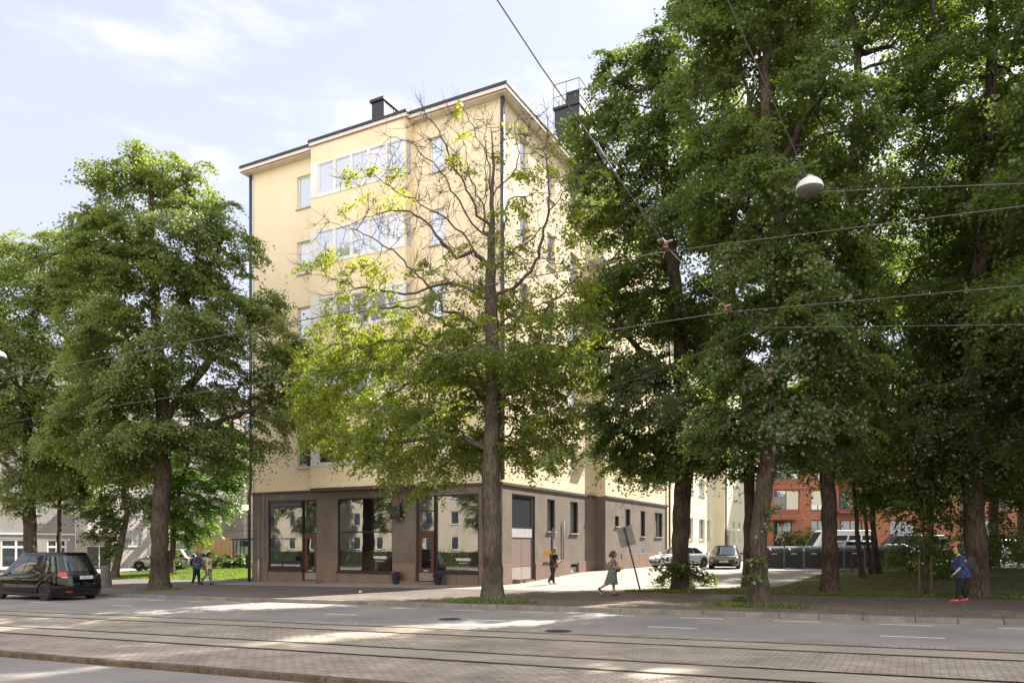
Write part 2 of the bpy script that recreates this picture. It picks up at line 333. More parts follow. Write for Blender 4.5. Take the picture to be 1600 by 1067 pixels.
def wall(mb, P, a0, a1, z0, z1, holes, dep=.18, zb=None):
    """flat wall with rectangular openings and their reveals; P(a, z, depth); zb(a): ground line"""
    A = sorted({a0, a1, *[h[i] for h in holes for i in (0, 1)]}); Z = sorted({z0, z1, *[h[i] for h in holes for i in (2, 3)]})
    A = [a for a in A if a0 <= a <= a1]; Z = [z for z in Z if z0 <= z <= z1]
    for i in range(len(A)-1):
        for j in range(len(Z)-1):
            ca, cz = (A[i]+A[i+1])/2, (Z[j]+Z[j+1])/2
            if any(h[0] < ca < h[1] and h[2] < cz < h[3] for h in holes): continue
            mb.quad(P(A[i], Z[j], 0), P(A[i+1], Z[j], 0), P(A[i+1], Z[j+1], 0), P(A[i], Z[j+1], 0))
    for h in holes:
        b0, b1, c0, c1 = h[:4]
        mb.quad(P(b0,c0,0), P(b0,c0,dep), P(b0,c1,dep), P(b0,c1,0)); mb.quad(P(b1,c0,0), P(b1,c0,dep), P(b1,c1,dep), P(b1,c1,0))
        mb.quad(P(b0,c0,0), P(b1,c0,0), P(b1,c0,dep), P(b0,c0,dep)); mb.quad(P(b0,c1,0), P(b1,c1,0), P(b1,c1,dep), P(b0,c1,dep))
def pbox(mb, P, a0, a1, z0, z1, d0, d1):
    vs = [P(a,z,d) for d in (d0,d1) for z in (z0,z1) for a in (a0,a1)]
    return mb.add(vs, [(0,1,3,2),(4,6,7,5),(0,4,5,1),(2,3,7,6),(0,2,6,4),(1,5,7,3)])
def win(P, a0, a1, z0, z1, parent, mf, mg, nx=1, mull=(), d=.10, fw=.055, sill=None, ms=None, curtain=None, name='window', open_tick=False, panes=True):
    """one window: frame mesh > pane(s), sill"""
    f = MB()
    pbox(f,P,a0,a0+fw,z0,z1,d,d+.07); pbox(f,P,a1-fw,a1,z0,z1,d,d+.07); pbox(f,P,a0+fw,a1-fw,z0,z0+fw,d,d+.07); pbox(f,P,a0+fw,a1-fw,z1-fw,z1,d,d+.07)
    for k in range(1, nx):
        a = a0+(a1-a0)*k/nx; pbox(f,P,a-fw/2,a+fw/2,z0+fw,z1-fw,d-.005,d+.065)
    for m_ in mull: pbox(f,P,a0+fw,a1-fw,m_-fw/2,m_+fw/2,d-.008,d+.06)
    fo = f.build(name, mf, parent)
    if panes:
        g = MB().quad(P(a0+fw,z0+fw,d+.03), P(a1-fw,z0+fw,d+.03), P(a1-fw,z1-fw,d+.03), P(a0+fw,z1-fw,d+.03)); g.build('pane', mg, fo)
    if sill:
        s = MB(); pbox(s,P,a0-.06,a1+.06,z0-.05,z0-.002,-.09,.10); s.build('sill', ms or M_sill, fo)
    if curtain:
        c = MB(); aa = np.linspace(a0+fw, a1-fw, 14)
        for i in range(13):
            d0 = d+.12+.015*(i%2); d1 = d+.12+.015*((i+1)%2); c.quad(P(aa[i],z0,d0), P(aa[i+1],z0,d1), P(aa[i+1],z1,d1), P(aa[i],z1,d0))
        c.build('curtain', M_curt, fo)
    return fo

B = thing('apartment_building', 'pale yellow stucco corner apartment building on a brown granite ground floor with shops', 'building', (FX, FY, 0), ANG)
PL = lambda a, z, d: (a, d, z)
PB = lambda a, z, d: (a, -.7+d, z)
PR = lambda a, z, d: (-d, a, z)
PS = lambda a, z, d: (.6-d, a, z)
ZT, ZG = 22.75, 4.6
rows = [(21.77-3.57*k, 20.0-3.57*k if k < 4 else 5.87) for k in range(5)]
# walls
hu = [(-12.8,-11.5,b,t) for t, b in rows]+[(-4.11,-3.21,b,t) for t, b in rows]
mb = MB(); wall(mb, PL, -16.13, 0, ZG, ZT, hu)
bayb = [(-11.10,-5.09,b+.02,t-.03) for t, b in rows]
wall(mb, PB, -11.16, -5.05, 4.68, ZT, [(-10.68,-5.10,b,t) for t, b in rows], .12)
sidecut = lambda a, z, d: (-5.05-d, a, z)
wall(mb, sidecut, -.7, 0, 4.68, ZT, [(-.62,-.10,b,t) for t, b in rows], .1)
mb.quad((-11.16,-.7,4.68),(-11.16,0,4.68),(-11.16,0,ZT),(-11.16,-.7,ZT)); mb.quad((-11.16,-.7,4.68),(-5.05,-.7,4.68),(-5.05,0,4.68),(-11.16,0,4.68))
mb.build('street_wall', M_yellow, B)
hr = [(a,b_,b,t) for t, b in rows for a, b_ in ((1.77,2.75),(4.94,5.91),(7.98,9.08))]
mb = MB(); wall(mb, PR, 0, 11.92, ZG, ZT, hr)
hs = [(a,b_,b,t) for t, b in rows for a, b_ in ((13.59,14.29),(15.49,16.49),(18.61,19.59),(21.8,23.69))]
wall(mb, PS, 11.92, 25.0, ZG+.02, ZT, hs)
mb.quad((0,11.92,ZG+.02),(.6,11.92,ZG+.02),(.6,11.92,ZT),(0,11.92,ZT))
mb.build('side_wall', M_yellow, B)
mb = MB()
for q in (((-16.13,0),(-16.13,11.9)),((-16.13,11.9),(-9,11.9)),((-9,11.9),(-9,25)),((-9,25),(.6,25))):
    (a,b),(c,d) = q; mb.quad((a,b,-1),(c,d,-1),(c,d,ZT),(a,b,ZT))
mb.build('rear_wall', M_yellow, B)
# granite storey
mb = MB()
H1 = [(-14.95,-12.42,.30,4.15),(-12.42,-11.40,-.30,4.12),(-9.95,-6.37,.30,4.14),(-4.90,-3.78,-.17,4.13),(-3.78,-1.29,.36,4.14)]
wall(mb, PL, -16.13, 0, -.9, ZG, H1, .2)
H2 = [(.96,3.48,-.06,4.16),(4.94,5.91,2.4,4.1),(7.98,9.08,2.34,4.12),(8.0,9.1,.14,.60)]
wall(mb, PR, 0, 11.92, -.9, ZG, H2, .22)
H3 = [(13.59,14.29,2.84,3.49),(15.49,16.49,2.25,4.0),(18.61,19.59,2.25,4.0),(21.8,23.69,2.25,4.0),(21.6,22.6,.35,.85)]
wall(mb, PS, 11.92, 25.0, -.9, ZG+.02, H3, .22)
mb.quad((0,11.92,-.9),(.6,11.92,-.9),(.6,11.92,ZG+.02),(0,11.92,ZG+.02))
for u in (-15.75,-15.4): pbox(mb,PL,u,u+.22,.78,ZG-.1,-.03,0)
mb.build('granite_storey', M_gran, B)
# plinth slabs, butted with 8 mm joints
mb = MB()
def plinth(P, a0, a1, top, n, gap=.006):
    mb = MB()
    for k in range(n):
        x, y = a0+(a1-a0)*k/n+gap, a0+(a1-a0)*(k+1)/n-gap; pbox(mb,P,x,y,-.8,top,-.035,-.002)
    mb.build('plinth', M_gran2, B, bevel=.006)
plinth(PL,-16.16,-14.98,.75,1); plinth(PL,-14.94,-12.42,.26,2); plinth(PL,-11.38,-9.97,.75,1); plinth(PL,-9.95,-6.37,.26,3); plinth(PL,-6.35,-4.92,.75,1); plinth(PL,-3.76,-1.29,.32,2); plinth(PL,-1.27,.035,.75,1)
plinth(PR,0,.93,.75,1); plinth(PR,3.51,7.97,.75,4); plinth(PR,9.13,11.9,.75,2); plinth(PS,11.95,14.8,.72,2); plinth(PS,14.8,21.55,1.12,4); plinth(PS,22.65,25,1.12,2)
mb = MB(); pbox(mb,PL,-16.18,-11.2,4.52,4.64,-.07,-.001); pbox(mb,PL,-11.2,-5.0,4.50,4.665,-.74,-.001); pbox(mb,PL,-5.0,.07,4.52,4.64,-.07,-.001)
pbox(mb,PR,0,11.9,4.522,4.642,-.07,-.001); pbox(mb,PS,11.93,25,4.54,4.66,-.07,-.001); mb.build('cornice', M_cornice, B)
# roof
def outline(o):
    return [(-16.13-o,-o),(-10.76-o,-o),(-10.76-o,-.28-o),(-5.45+o,-.28-o),(-5.45+o,-o),(o,-o),(o,11.3),(.6+o,11.3),(.6+o,25+o),(-9-o,25+o),(-9-o,11.9+o),(-16.13-o,11.9+o)]
mb = MB()
def sheath(o, z0, z1, m): 
    k = MB(); k.prism(outline(o), 2, z0, z1); return k.build('eave', m, rf)
rm = MB(); rm.prism(outline(.53), 2, 22.93, 23.06)
rz = 24.7; ou = [(-16.6,-.5,23.06),(.5,-.5,23.06),(.5,11.9,23.06),(-16.6,12.3,23.06)]
rm.add(ou+[(-11.5,5.7,rz),(-4.0,5.7,rz)], [(0,1,5,4),(1,2,5),(2,3,4,5),(3,0,4)])
rm.add([(1.1,11.9,23.065),(1.1,25.5,23.065),(-9.5,25.5,23.065),(-9.5,11.9,23.065),(-4.2,5.7,rz-.01),(-4.2,21,rz-.01)], [(0,1,5,4),(1,2,5),(2,3,4,5)])
rf = rm.build('roof', M_roof, B)
k = MB(); k.prism(outline(.48), 2, 22.76, 22.925); k.build('fascia', M_soffit, rf)
k = MB(); k.prism(outline(.49), 2, 22.70, 22.755); k.build('trim', M_redtrim, rf)
k = MB(); k.prism(outline(.44), 2, 22.66, 22.699); k.build('soffit', M_soffit, rf)
def chimney(u0,u1,v0,v1,z0,z1,step=None):
    c = MB(); c.box(u0,u1,v0,v1,z0,z1-.16); c.box(u0-.09,u1+.09,v0-.09,v1+.09,z1-.155,z1)
    n = max(2, int((v1-v0)/.75)); 
    for i in range(n+1):
        v = v0+(v1-v0)*i/n; c.box(u1+.001,u1+.05,min(v,v1-.06),min(v,v1-.06)+.06,z0,z1-.16)
    if step: c.box(*step)
    o = c.build('chimney', M_black, rf)
    g = MB()
    for i in range(n): g.box(u1+.002,u1+.02,v0+(v1-v0)*i/n+.09,v0+(v1-v0)*(i+1)/n-.03,z0+.5,z1-.25)
    g.build('vent_panel', M_white, o); return o
chimney(-9.4,-8.62,2.2,4.9,23.1,26.2)
ch2 = chimney(-2.35,-.75,11.0,14.2,23.4,28.35,(-1.55,-.75,11.02,14.1,28.36,29.1))
mb = MB()
for (a,b) in ((-2.4,10.95),(-.7,10.95),(-2.4,14.2),(-.7,14.2),(-1.55,10.95)): mb.tube([(a,b,28.3),(a,b,29.75)], .025, 6)
for z in (28.95,29.72):
    for p, q in (((-2.4,10.95),(-.7,10.95)),((-2.4,14.2),(-.7,14.2)),((-2.4,10.95),(-2.4,14.2)),((-.7,10.95),(-.7,14.2))): mb.tube([(*p,z),(*q,z)], .022, 6)
mb.build('railing', M_black, ch2)
for i in range(3): MB().tube([(-2.1+.22*i,11.1,28.35),(-2.1+.22*i,11.1,28.8)], .05, 8).build('vent_pipe', M_steel, ch2)
# upper windows
for i, (t, b) in enumerate(rows):
    gl_ = (G_up, G_up2, G_up, G_up, G_dark)[i]
    win(PL,-12.8,-11.5,b,t,B,M_white,G_up2 if i in (1,) else gl_,1,d=.12,fw=.09,sill=1)
    win(PL,-4.11,-3.21,b,t,B,M_white,G_up,1,d=.12,fw=.08,sill=1)
    # bay band: wide white posts between five panes
    f = MB(); P = PB
    n = 5; a0, a1 = -10.68, -5.10; fw = .11
    for k in range(n+1):
        a = a0+(a1-a0)*k/n; pbox(f,P,max(a-fw/2,a0),min(a+fw/2,a1),b,t,-.015,.09)
    pbox(f,P,-11.155,-10.69,b-.02,t+.02,-.03,.001); pbox(f,P,a0,a1,b-.06,b+.09,-.03,.088); pbox(f,P,a0,a1,t-.09,t+.01,-.012,.087)
    fo = f.build('window', M_white, B)
    for k in range(n):
        x0 = a0+(a1-a0)*k/n+.055; x1 = a0+(a1-a0)*(k+1)/n-.055
        g = MB(); pbox(g,P,x0,x1,b+.09,t-.09,.05,.06); g.build('pane', (G_up, G_up2)[(i*3+k*2) % 5 in (1,)] if i < 4 else (G_dark, G_up)[k % 2], fo)
        sh = MB()
        for (p,q,r,s_) in ((x0,x0+.05,b+.09,t-.09),(x1-.05,x1,b+.09,t-.09),(x0+.05,x1-.05,b+.09,b+.14),(x0+.05,x1-.05,t-.14,t-.09)): pbox(sh,P,p,q,r,s_,.02,.049)
        sh.build('sash', M_white, fo)
    win(sidecut,-.62,-.10,b,t,B,M_white,G_up,1,d=.02,fw=.06)
    for a, b_ in ((1.77,2.75),(4.94,5.91),(7.98,9.08)): win(PR,a,b_,b,t,B,M_white,G_up,1,d=.14,fw=.07,sill=1)
    for a, b_ in ((13.59,14.29),(15.49,16.49),(18.61,19.59),(21.8,23.69)): win(PS,a,b_,b,t,B,M_white,G_up,2 if a > 20 else 1,d=.14,fw=.07,sill=1)
# balconies in the notch of the side facade
for k in range(4):
    z = 8.0+3.57*k; bl = MB(); bl.box(.002,.95,10.75,11.9,z-.12,z)
    bo = bl.build('balcony', M_white, B); rl = MB()
    for q in np.linspace(.04,.92,8): rl.tube([(q,10.79,z),(q,10.79,z+1.02)], .014, 5)
    for q in np.linspace(10.79,11.86,10): rl.tube([(.92,q,z),(.92,q,z+1.02)], .014, 5)
    for zz in (.08,1.02): rl.tube([(.02,10.79,z+zz),(.92,10.79,z+zz),(.92,11.88,z+zz)], .022, 6)
    rl.build('railing', M_white, bo)
# downpipes
def pipe(pts, r, m=M_pipe, name='downpipe'):
    o = MB().tube(pts, r, 10).build(name, m, B, smooth=True); return o
pipe([(.06,-.10,22.6),(.06,-.10,4.75)], .105)
pipe([(-16.2,-.10,22.6),(-16.2,-.10,4.9),(-16.24,-.16,4.5),(-16.24,-.16,-.38)], .085)
pipe([(.75,25.05,22.6),(.75,25.05,.25)], .08)
pipe([(.07,6.95,3.0),(.06,6.95,.95),(.06,6.2,.75),(.06,4.35,.75)], .028, M_black, 'conduit')
pipe([(-15.55,-.12,.85),(-15.55,-.12,-.35)], .05, M_sill, 'pipe_stub')
# ground floor openings
win(PL,-14.95,-12.42,.30,4.15,B,M_black,G_shop,1,(),d=.06,fw=.07)
mb = MB(); pbox(mb,PL,-14.86,-12.50,3.72,4.08,.03,.058); mb.build('sign_panel', M_black, B); mb = MB(); pbox(mb,PL,-14.86,-12.50,.36,.80,.03,.058); mb.build('sign_panel', M_black, B)
mb = MB(); pbox(mb,PL,-14.97,-12.35,.22,.298,-.08,.2); mb.build('ledge', M_black, B)
win(PL,-12.40,-11.42,2.32,4.12,B,M_black,G_shop,1,(),d=.08,fw=.07)
win(PL,-9.95,-6.37,.30,4.14,B,M_black,G_shop,1,(2.36,),d=.06,fw=.07)
mb = MB(); pbox(mb,PL,-9.98,-6.34,.20,.298,-.08,.2); mb.build('ledge', M_black, B)
win(PL,-4.90,-3.84,2.32,4.13,B,M_black,G_shop,1,(3.38,),d=.08,fw=.06)
win(PL,-3.76,-1.29,.36,4.14,B,M_black,G_shop,1,(),d=.06,fw=.08)
mb = MB(); pbox(mb,PL,-3.80,-1.26,.27,.358,-.08,.2); mb.build('ledge', M_black, B)
def shop_door(a0, a1, z0, z1):
    d0 = MB(); fw = .17
    pbox(d0,PL,a0,a1,z1-.02,z1+.09,.05,.16)
    pbox(d0,PL,a0,a0+.05,z0,z1,.05,.16); pbox(d0,PL,a1-.05,a1,z0,z1,.05,.16)
    a, b = a0+.055, a1-.055
    pbox(d0,PL,a,a+fw,z0+.02,z1-.03,.08,.125); pbox(d0,PL,b-fw,b,z0+.02,z1-.03,.08,.125); pbox(d0,PL,a+fw,b-fw,z1-.2,z1-.03,.08,.125); pbox(d0,PL,a+fw,b-fw,z0+.02,z0+.66,.08,.125)
    o = d0.build('door', M_doorwood, B)
    MB().quad((a+fw,.10,z0+.66),(b-fw,.10,z0+.66),(b-fw,.10,z1-.2),(a+fw,.10,z1-.2)).build('door_pane', G_shop, o)
    k = MB(); pbox(k,PL,a+.02,b-.02,z0+.03,z0+.42,.068,.079); k.build('kick_plate', M_steel, o)
    k = MB(); pbox(k,PL,(a+b)/2-.14,(a+b)/2+.14,z0+.50,z0+.56,.068,.079); k.build('mail_slot', M_sill, o)
    return o, a, b
dA, a, b = shop_door(-12.38,-11.42,-.24,2.22); MB().tube([(a+.09,.05,.85),(a+.09,.02,.85),(a+.24,.02,.85)], .014, 6).build('handle', M_steel, dA)
dB, a, b = shop_door(-4.86,-3.86,-.12,2.24); MB().tube([(b-.09,.05,.95),(b-.09,.02,.95),(b-.26,.02,.93)], .014, 6).build('handle', M_steel, dB)
for (a0,a1,z) in ((-13.0,-11.0,-.24),(-5.6,-3.5,-.12)):
    k = MB(); k.box(a0,a1,-.45,-.03,z-.5,z); k.build('step', M_gran2, B, bevel=.01)
# shop rooms behind the glass
mb = MB()
for u0, u1 in ((-15.6,-10.7),(-10.5,-5.3),(-5.2,-.4)):
    z0, z1, v0, v1 = -.2, 4.3, .24, 5.5
    mb.quad((u0,v1,z0),(u1,v1,z0),(u1,v1,z1),(u0,v1,z1)); mb.quad((u0,v0,z0),(u0,v1,z0),(u0,v1,z1),(u0,v0,z1)); mb.quad((u1,v0,z0),(u1,v1,z0),(u1,v1,z1),(u1,v0,z1))
    mb.quad((u0,v0,z0),(u1,v0,z0),(u1,v1,z0),(u0,v1,z0)); mb.quad((u0,v0,z1),(u1,v0,z1),(u1,v1,z1),(u0,v1,z1))
mb.build('shop_interior', M_int, B)
M_brown = mat('brown shop counter', (.13,.06,.035), .5, var=.3, scale=5)
mb = MB(); n = 14; q = [(-3.6+2.3*i/n, .75+.3*math.sin(math.pi*i/n)) for i in range(n+1)]
for i in range(n): mb.box(q[i][0],q[i+1][0]-.012,q[i][1],q[i][1]+.1,.1,1.25+.38*math.sin(math.pi*(i+.5)/n*.5+.2))
tag(mb.build('reception_counter', M_brown, None, loc=(FX,FY,0), rz=ANG), 'curved brown slatted counter standing inside the right-hand shop window', 'counter')
mb = MB(); mb.box(-9.3,-7.2,1.0,1.5,-.1,1.0); mb.box(-9.35,-7.15,.95,1.55,1.0,1.05)
for i in range(7): mb.box(-9.25+.3*i,-9.02+.3*i,1.1,1.3,1.051,1.28+.06*(i%3))
tag(mb.build('display_shelf', M_brown, None, loc=(FX,FY,0), rz=ANG), 'low shelf with boxes inside the middle shop window', 'shelf')
# side entrance, grey roller panel over a double door
win(PR,.99,3.45,2.50,4.14,B,M_black,G_dim,1,(),d=.06,fw=.08)
k = MB(); pbox(k,PR,.99,3.45,2.06,2.49,.05,.15); k.build('door_beam', M_sill, B)
k = MB(); pbox(k,PR,1.0,2.08,.62,2.05,.08,.13); pbox(k,PR,2.11,3.2,.62,2.05,.08,.13); pbox(k,PR,3.21,3.47,-.05,4.1,.055,.17)
sdoor = k.build('side_door', M_doorpink, B); k = MB(); pbox(k,PR,1.0,2.08,-.02,.6,.08,.125); pbox(k,PR,2.11,3.2,-.02,.6,.08,.125); k.build('lower_panel', mat('light door panel', (.36,.32,.29), .6, var=.1), sdoor)
k = MB(); pbox(k,PR,3.22,3.46,-.04,4.1,.05,.054); k.build('jamb', M_black, sdoor)
for a, b_, z0, z1, P, nx in ((4.94,5.91,2.4,4.1,PR,1),(7.98,9.08,2.34,4.12,PR,1),(13.59,14.29,2.84,3.49,PS,1),(15.49,16.49,2.25,4.0,PS,1),(18.61,19.59,2.25,4.0,PS,1),(21.8,23.69,2.25,4.0,PS,2)):
    win(P,a,b_,z0,z1,B,M_black,G_dim2,nx,(),d=.10,fw=.06,sill=1,curtain=True)
for P, a, b_, z0, z1 in ((PR,8.0,9.1,.14,.60),(PS,21.6,22.6,.35,.85)):
    k = MB(); pbox(k,P,a,b_,z0,z0+.28,.12,.16); k.build('cellar_vent', M_sill, B); k = MB(); pbox(k,P,a,b_,z0,z1,.20,.21); k.build('cellar_vent', M_black, B)
k = MB(); pbox(k,PS,18.9,19.5,1.25,1.45,-.02,-.004); k.build('number_plate', mat('blue enamel', (.06,.16,.42), .4), B)
# letters on the glass and signs
M_let = mat('white lettering', (.72,.72,.70), .6)
M_letg = mat('grey lettering', (.14,.14,.14), .6)
rotx = Matrix.Rotation(R(90), 4, 'X')
def lettering(s, size, u, v, z, m=M_let, name='lettering', bold=0., parent=B): return text_mesh(s, size, name, m, parent, Matrix.Translation((u, v, z)) @ rotx, .003, bold)
lettering('www.royalresorts.fi', .27, -13.68, .022, 3.83, M_letg, bold=.004)
lettering('ADELSRANTA   SELLINGEN RUUSEN', .135, -13.68, .022, .52, bold=.003)
lettering('ROYAL RESORTS', .2, -13.68, .075, 1.95, mat('faded lettering', (.3,.3,.29), .6))
for u in (-7.2, -2.2):
    lettering('WIDGREN', .18, u, .075, .98 if u < -5 else .92, bold=.008)
    k = MB(); k.box(u-.28,u+.28,.072,.078,.86 if u < -5 else .80,.875 if u < -5 else .815); k.build('lettering', M_let, B)
sg = MB(); sg.box(-6.22,-5.60,-.42,-.08,3.0,3.62); so = sg.build('hanging_sign', M_black, B, bevel=.01)
lettering('WIDGREN', .13, -5.91, -.425, 3.27, mat('dim lettering', (.10,.10,.10), .6), parent=so)
MB().tube([(-5.7,-.02,4.0),(-5.7,-.1,3.8),(-5.75,-.25,3.75),(-5.75,-.25,3.62)], .018, 6).build('bracket', M_black, so)
MB().box(-5.72,-5.62,-.3,-.2,3.62,3.78).build('lamp', M_black, so)
MB().box(-6.0,-5.88,-.06,-.005,3.95,4.15).build('alarm_box', mat('red alarm box', (.28,.03,.025), .5), B)
lb = MB(); lb.box(-16.62,-16.22,-.36,-.10,3.66,3.95); lo = lb.build('wall_lamp', mat('house number lamp', (.9,.55,.28), .5, em=.9), B, bevel=.03)
lettering('22', .2, -16.42, -.365, 3.73, mat('dark number', (.12,.04,.02), .6), parent=lo)

# ------------------------------------------------------------------ cream wing farther along the side street
M_cream = speckle(mat('cream stucco', (.76,.70,.52), .92, col2=(.70,.64,.46), scale=.5, bump=.3, bscale=100), (.64,.58,.42), 60, .3, .52)
Cw = thing('cream_building', 'cream stucco apartment house behind the parked cars, adjoining the corner building', 'building', (FX, FY, 0), ANG)
P3 = lambda a, z, d: (.6-d, a, z); P4 = lambda a, z, d: (1.5-d, a, z)
R3 = [(2.1,3.93),(5.96,7.4),(9.4,10.9),(12.9,14.4),(16.4,17.9)]
A3 = [(27.0,28.3),(31.2,32.6),(34.6,36.6)]; A4 = [(44.2,45.2),(46.9,47.9),(52.0,53.2)]
mb = MB(); wall(mb, P3, 25.0, 40.5, -.5, 20.4, [(a,b,c,d) for a, b in A3 for c, d in R3]+[(37.6,38.7,2.1,3.93)])
wall(mb, P4, 40.5, 57.5, -.5, 20.4, [(a,b,c,d) for a, b in A4 for c, d in R3]+[(41.2,42.3,0.3,2.6)])
mb.quad((.6,40.5,-.5),(1.5,40.5,-.5),(1.5,40.5,20.4),(.6,40.5,20.4)); mb.quad((1.5,57.5,-.5),(-9,57.5,-.5),(-9,57.5,20.4),(1.5,57.5,20.4)); mb.quad((-9,57.5,-.5),(-9,25.02,-.5),(-9,25.02,20.4),(-9,57.5,20.4))
mb.build('wall', M_cream, Cw)
for a, b in A3:
    for c, d in R3: win(P3,a,b,c,d,Cw,M_white,G_up if c > 5 else G_dark,2 if b-a > 1.5 else 1,d=.14,fw=.07,sill=1)
win(P3,37.6,38.7,2.1,3.93,Cw,M_white,G_dark,1,d=.14,sill=1)
for a, b in A4:
    for c, d in R3: win(P4,a,b,c,d,Cw,M_white,G_up if c > 5 else G_dark,1,d=.14,fw=.07,sill=1)
k = MB(); pbox(k,P4,41.2,42.3,.3,2.6,.1,.15); k.build('door', mat('ochre door', (.34,.2,.08), .6, var=.2), Cw)
k = MB(); k.box(1.5,2.6,40.7,43.0,3.0,3.12); k.build('door_canopy', M_white, Cw)
k = MB(); k.prism([(-9.5,24.99+.6),(2.1,25.6),(2.1,58),(-9.5,58)],2,20.4,20.65); k.build('roof', M_roof, Cw)
MB().tube([(1.6,40.6,20.3),(1.6,40.6,.2)], .08, 8).build('downpipe', M_pipe, Cw)

# ------------------------------------------------------------------ red brick block beyond the yard (faces the camera)
def brick_mat():
    m, t, b = newmat('red brick'); b.inputs['Roughness'].default_value = .85
    g = t.nodes.new('ShaderNodeTexCoord'); mpn = t.nodes.new('ShaderNodeMapping'); mpn.inputs['Rotation'].default_value = (R(90),0,0)
    br = t.nodes.new('ShaderNodeTexBrick'); br.inputs['Scale'].default_value = 1; br.inputs['Brick Width'].default_value = .28; br.inputs['Row Height'].default_value = .09; br.inputs['Mortar Size'].default_value = .008
    br.inputs['Color1'].default_value = (.46,.165,.085,1); br.inputs['Color2'].default_value = (.37,.12,.062,1); br.inputs['Mortar'].default_value = (.30,.15,.10,1)
    n = t.nodes.new('ShaderNodeTexNoise'); n.inputs['Scale'].default_value = 1.2; r = t.nodes.new('ShaderNodeMapRange'); r.inputs[3].default_value = .7; r.inputs[4].default_value = 1.2
    mu = t.nodes.new('ShaderNodeMixRGB'); mu.blend_type = 'MULTIPLY'; mu.inputs[0].default_value = 1
    t.links.new(g.outputs['Object'], mpn.inputs[0]); t.links.new(mpn.outputs[0], br.inputs['Vector']); t.links.new(g.outputs['Object'], n.inputs['Vector']); t.links.new(n.outputs[0], r.inputs[0]); t.links.new(br.outputs[0], mu.inputs[1]); t.links.new(r.outputs[0], mu.inputs[2]); t.links.new(mu.outputs[0], b.inputs['Base Color'])
    return m
M_brick = brick_mat(); M_terra = mat('terracotta frame', (.30,.10,.05), .6, var=.15)
M_cpanel = mat('cream panel', (.66,.62,.48), .6); M_gpanel = mat('grey panel', (.24,.22,.22), .6)
YB = 86.0; s_ = YB/1192
X = lambda px: (px-800)*s_-26; Z = lambda py: 1.72+(850-py)*s_-.3
Bk = thing('brick_building', 'red brick apartment block with terracotta framed windows beyond the yard', 'building', (26, YB, .3))
PK = lambda a, z, d: (a, d, z)
st = 3.39
hol = []
for k in range(0, 5):
    z = Z(797)+st*k
    for p0, p1 in ((1208,1249),(1267,1290),(1310,1348),(1372,1402),(1440,1478),(1500,1530),(1560,1600),(1630,1665)):
        hol.append((X(p0), X(p1), z, z+2.28, k))
gh = [(X(1208),X(1238),-.3,Z(812)),(X(1267),X(1290),.6,Z(812)),(X(1312),X(1347),0,Z(812)),(X(1390),X(1430),0,Z(812)),(X(1500),X(1550),0,Z(812))]
mb = MB(); wall(mb, PK, X(1150), X(1720), -1, 21.2, hol+gh, .25); mb.quad((X(1150),0,-1),(X(1150),12,-1),(X(1150),12,21.2),(X(1150),0,21.2)); mb.quad((X(1150),0,21.2),(X(1720),0,21.2),(X(1720),12,21.2),(X(1150),12,21.2))
for h in hol:                                            # raised brick surrounds
    pbox(mb,PK,h[0]-.45,h[1]+.45,h[3]+.12,h[3]+.24,-.06,-.002)
mb.build('wall', M_brick, Bk)
gb = glass('brick house glass', (.10,.12,.12), .25)
for i, h in enumerate(hol):
    fo = win(PK,h[0],h[1],h[2],h[3],Bk,M_terra,gb,2,(),d=.1,fw=.1,panes=True)
    if h[4] >= 0:
        k = MB(); w_ = h[1]-h[0]
        if i % 3 == 0: pbox(k,PK,h[0]+.1,h[0]+w_*.48,h[2]+.1,h[2]+1.5,.09,.11); k.build('panel', M_gpanel, fo); k = MB(); pbox(k,PK,h[0]+w_*.52,h[1]-.1,h[2]+.1,h[3]-.1,.09,.11); k.build('panel', M_cpanel, fo)
        elif i % 3 == 1: pbox(k,PK,h[0]+.1,h[1]-.1,h[2]+.6,h[3]-.1,.09,.11); k.build('panel', M_cpanel, fo)
    k = MB(); pbox(k,PK,h[0]-.1,h[1]+.1,h[2]-.45 if i%8==0 else h[2]-.1,h[2]-.002,-.04,.1); k.build('sill', M_terra, fo)
for k_ in range(0, 5):
    z = Z(797)+st*k_-.35; k = MB(); k.box(X(1306),X(1352),-1.0,-.01,z,z+.2); bo = k.build('balcony', M_terra, Bk)
    r_ = MB(); 
    for q in np.linspace(X(1306)+.05, X(1352)-.05, 26): r_.tube([(q,-.95,z+.2),(q,-.95,z+1.25)], .012, 4)
    r_.tube([(X(1306)+.05,-.95,z+1.25),(X(1352)-.05,-.95,z+1.25)], .025, 5); r_.build('railing', M_black, bo)
for h in gh: win(PK,h[0],h[1],h[2],h[3],Bk,M_terra,G_dark,2,(2.4,),d=.15,fw=.12)
lk = text_mesh('A', 1.7, 'letter', mat('olive letter', (.30,.32,.16), .6), Bk, Matrix.Translation((X(1219),.12,Z(846)+.1)) @ rotx, .01, .02)
k = MB(); pbox(k,PK,X(1200),X(1245),Z(812),Z(808),-.5,-.002); k.build('canopy', M_terra, Bk)

